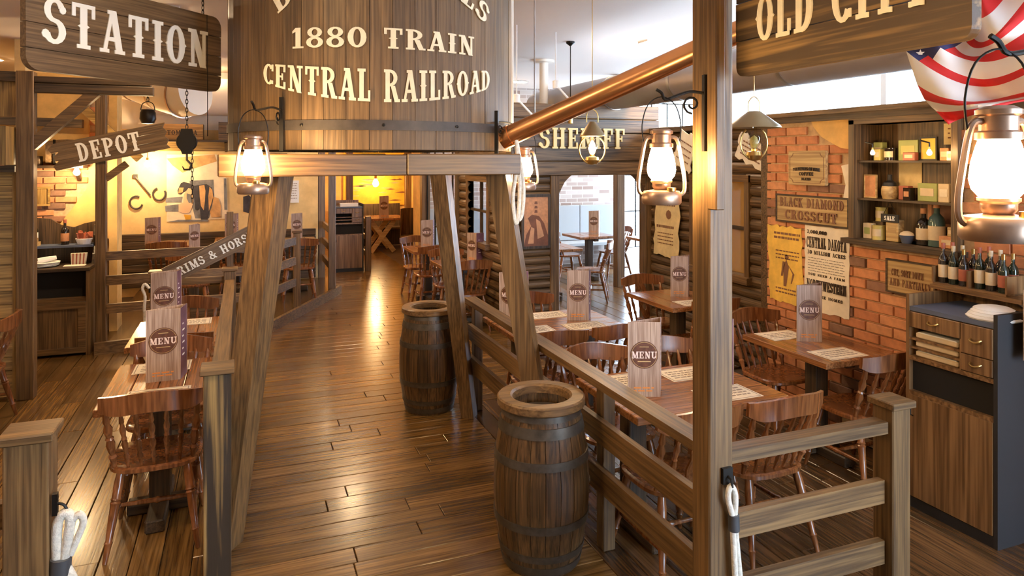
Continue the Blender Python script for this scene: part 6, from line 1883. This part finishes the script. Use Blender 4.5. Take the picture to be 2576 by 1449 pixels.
MB().bev(-1.2, 1.15, -0.22, 0.22, -0.03, 0, 0.004).build('board', 'dark_X', hs)
for x in (-1.0, 0.0, 1.0): MB().bar((x, 0.18, -0.16), (x, -0.14, -0.03), 0.04, 0.04).build('bracket', 'dark_Z', hs)
def shelf_crate(label, x, w, h, text=None, mat='crate'):
    t = crate(label, 500, 300, 11, w, h, 0.30, text, mat); t.location = (x, 11.43, 2.336)
shelf_crate('orange-lit wooden crate lettered TOMBOLA on the high shelf', -0.84, 0.56, 0.23, 'TOMBOLA')
shelf_crate('dark wooden crate on the high shelf beside the tank', -0.18, 0.34, 0.27, None, 'log_X')
shelf_crate('bright wooden crate lettered B & B at the right of the high shelf', 0.20, 0.34, 0.27, 'B & B')
# chains, pulley and leather pouch
x, y = at_d(470, 8.55)
pl = thing('pulley_block', 'black iron pulley block and hook hanging on a chain', 'pulley', (x, y, 2.26))
MB().lathe([(0, -0.03), (0.115, -0.03), (0.12, -0.02), (0.10, 0), (0.12, 0.02), (0.115, 0.03), (0, 0.03)], 20).build('sheave', 'iron', pl, True).rotation_euler = (R(90), 0, 0)
for s in (-1, 1): MB().prism([(-0.06, 0.16), (0.06, 0.16), (0.10, 0.0), (0.05, -0.15), (-0.05, -0.15), (-0.10, 0.0)], FRONT, s * 0.04 - 0.006, s * 0.04 + 0.006).build('cheek', 'iron', pl)
MB().tube([(0, 0, -0.14), (0, 0, -0.22), (0.05, 0, -0.28), (0.03, 0, -0.34), (-0.03, 0, -0.34), (-0.05, 0, -0.30)], [0.012, 0.014, 0.016, 0.015, 0.012, 0.005], 8).build('hook', 'iron', pl, True)
chain(pl, (0, 0, 0.16), (0, 0, CEIL - 2.26), 0.05, 0.018, 0.005)
chain(pl, (0.06, 0, -0.1), (0.06, 0, -0.75), 0.05, 0.016, 0.005)
x, y = at_d(372, 8.7)
pg = thing('iron_pot', 'small black pot hanging on a chain behind the depot frame', 'pot', (x, y, 2.05 + 88 * 8.7 / FPX))
MB().lathe([(0, 0), (0.07, 0.005), (0.095, 0.06), (0.09, 0.14), (0.075, 0.17), (0.08, 0.18), (0.0, 0.182)], 18).build('body', 'iron', pg, True)
MB().tube([(-0.08, 0, 0.17), (-0.06, 0, 0.25), (0, 0, 0.28), (0.06, 0, 0.25), (0.08, 0, 0.17)], 0.006, 6).build('handle', 'iron', pg)
chain(pg, (0, 0, 0.28), (0, 0, CEIL - pg.location.z), 0.05, 0.016, 0.005)
x, y = at_d(222, 8.4)
cd = thing('hanging_chain', 'loose iron chain with end ring hanging before the orange plaster', 'chain', (x, y, 2.40))
chain(cd, (0, 0, 0), (0, 0, 0.30), 0.045, 0.016, 0.005)
MB().tube([(0.03 * math.cos(R(45 * k)), 0, 0.33 + 0.03 * math.sin(R(45 * k))) for k in range(9)], 0.005, 6, cap=False).build('ring', 'iron', cd, True)
MB().tube([(0, 0, 0.36), (0, 0, CEIL - 2.40)], 0.003, 5).build('wire', 'iron', cd)
# keg and lettered box on the ledge left of the DEPOT board
lg = thing('wall_shelf', 'ledge on the brick wall carrying a keg and a lettered box', 'shelf', (-2.05, 8.9, 1.98))
MB().bb(-0.5, 0.42, -0.16, 0.10, -0.03, 0).build('board', 'dark_X', lg)
for x in (-0.4, 0.34): MB().bar((x, 0.08, -0.15), (x, -0.10, -0.03), 0.035, 0.035).build('bracket', 'dark_Z', lg)
kg = thing('keg', 'small grey keg lying on its side on the ledge', 'keg', (-1.80, 8.86, 2.125), 0)
MB().lathe([(0, -0.20), (0.115, -0.20), (0.135, -0.08), (0.14, 0.0), (0.135, 0.08), (0.115, 0.20), (0, 0.20)], 18).build('body', 'sign_wood', kg, True).rotation_euler = (0, R(90), R(12))
for z in (-0.12, 0.12): MB().lathe([(0.13, -0.012), (0.137, -0.012), (0.137, 0.012), (0.13, 0.012)], 18, cap=False).build('hoop', 'iron', kg).matrix_local = Matrix.Rotation(R(12), 4, 'Z') @ Matrix.Rotation(R(90), 4, 'Y') @ Matrix.Translation((0, 0, z))
bxx = thing('lettered_box', 'dark box with faded white writing below the depot brace', 'box', (-2.2, 8.84, 1.981))
MB().bev(-0.16, 0.16, -0.06, 0.08, 0, 0.10, 0.004).build('body', 'dark_X', bxx)
m = MB(); lines(m, -0.12, 0.12, 0.06, 2, 0.035, lambda u, v, d: (u, -0.0605 - d, v), 0.014, 3); m.build('writing', 'letter_white', bxx)
# ceiling pipe stub and track spots near the tank
x, y = at_d(1368, 9.5)
ps_ = thing('ceiling_pipe', 'short pale pipe hanging from the ceiling behind the copper pipe', 'pipe', (x, y, 0))
MB().tube([(0, 0, 2.8), (0, 0, 3.38)], 0.058, 16).build('tube', 'duct_white', ps_, True)
MB().lathe([(0.058, 3.36), (0.14, 3.37), (0.14, 3.4), (0.058, 3.4)], 16).build('flange', 'duct_white', ps_, True)
for (px, py, dep, lab) in ((1398, 213, 7.4, 'white spotlight on a slanting stem near the ceiling, right one'), (1300, 248, 7.0, 'white spotlight on a slanting stem near the ceiling, left one')):
    x, y = at_d(px, dep); z = 2.05 + (HY - py) * dep / FPX
    t = thing('spotlight', lab, 'lamp', (x, y, z))
    MB().tube([(0, 0, 0), (0.20, 0, -0.19)], 0.012, 8).build('stem', 'white_paint', t)
    MB().lathe([(0.0, -0.04), (0.03, -0.04), (0.035, 0.04), (0, 0.05)], 12).build('head', 'white_paint', t, True)
    MB().tube([(0, 0, 0.04), (0, 0, CEIL - z)], 0.005, 6).build('drop_rod', 'white_paint', t)
for (px, dep, lab) in ((1435, 8.0, 'thin hanging cord lamp with a tiny socket behind the copper pipe'),):
    x, y = at_d(px, dep)
    t = thing('cord_lamp', lab, 'lamp', (x, y, 2.5)); MB().tube([(0, 0, 0), (0, 0, CEIL - 2.5)], 0.006, 6).build('cord', 'iron', t)
    MB().lathe([(0, -0.05), (0.03, -0.04), (0.03, 0.02), (0.01, 0.04)], 12).build('socket', 'brass', t, True)
    MB().lathe([(0.01, -0.05), (0.05, -0.02), (0.05, 0.0)], 12, (0, 0, CEIL - 2.5)).build('ceiling_rose', 'iron', t)
print('objects', len(bpy.data.objects))
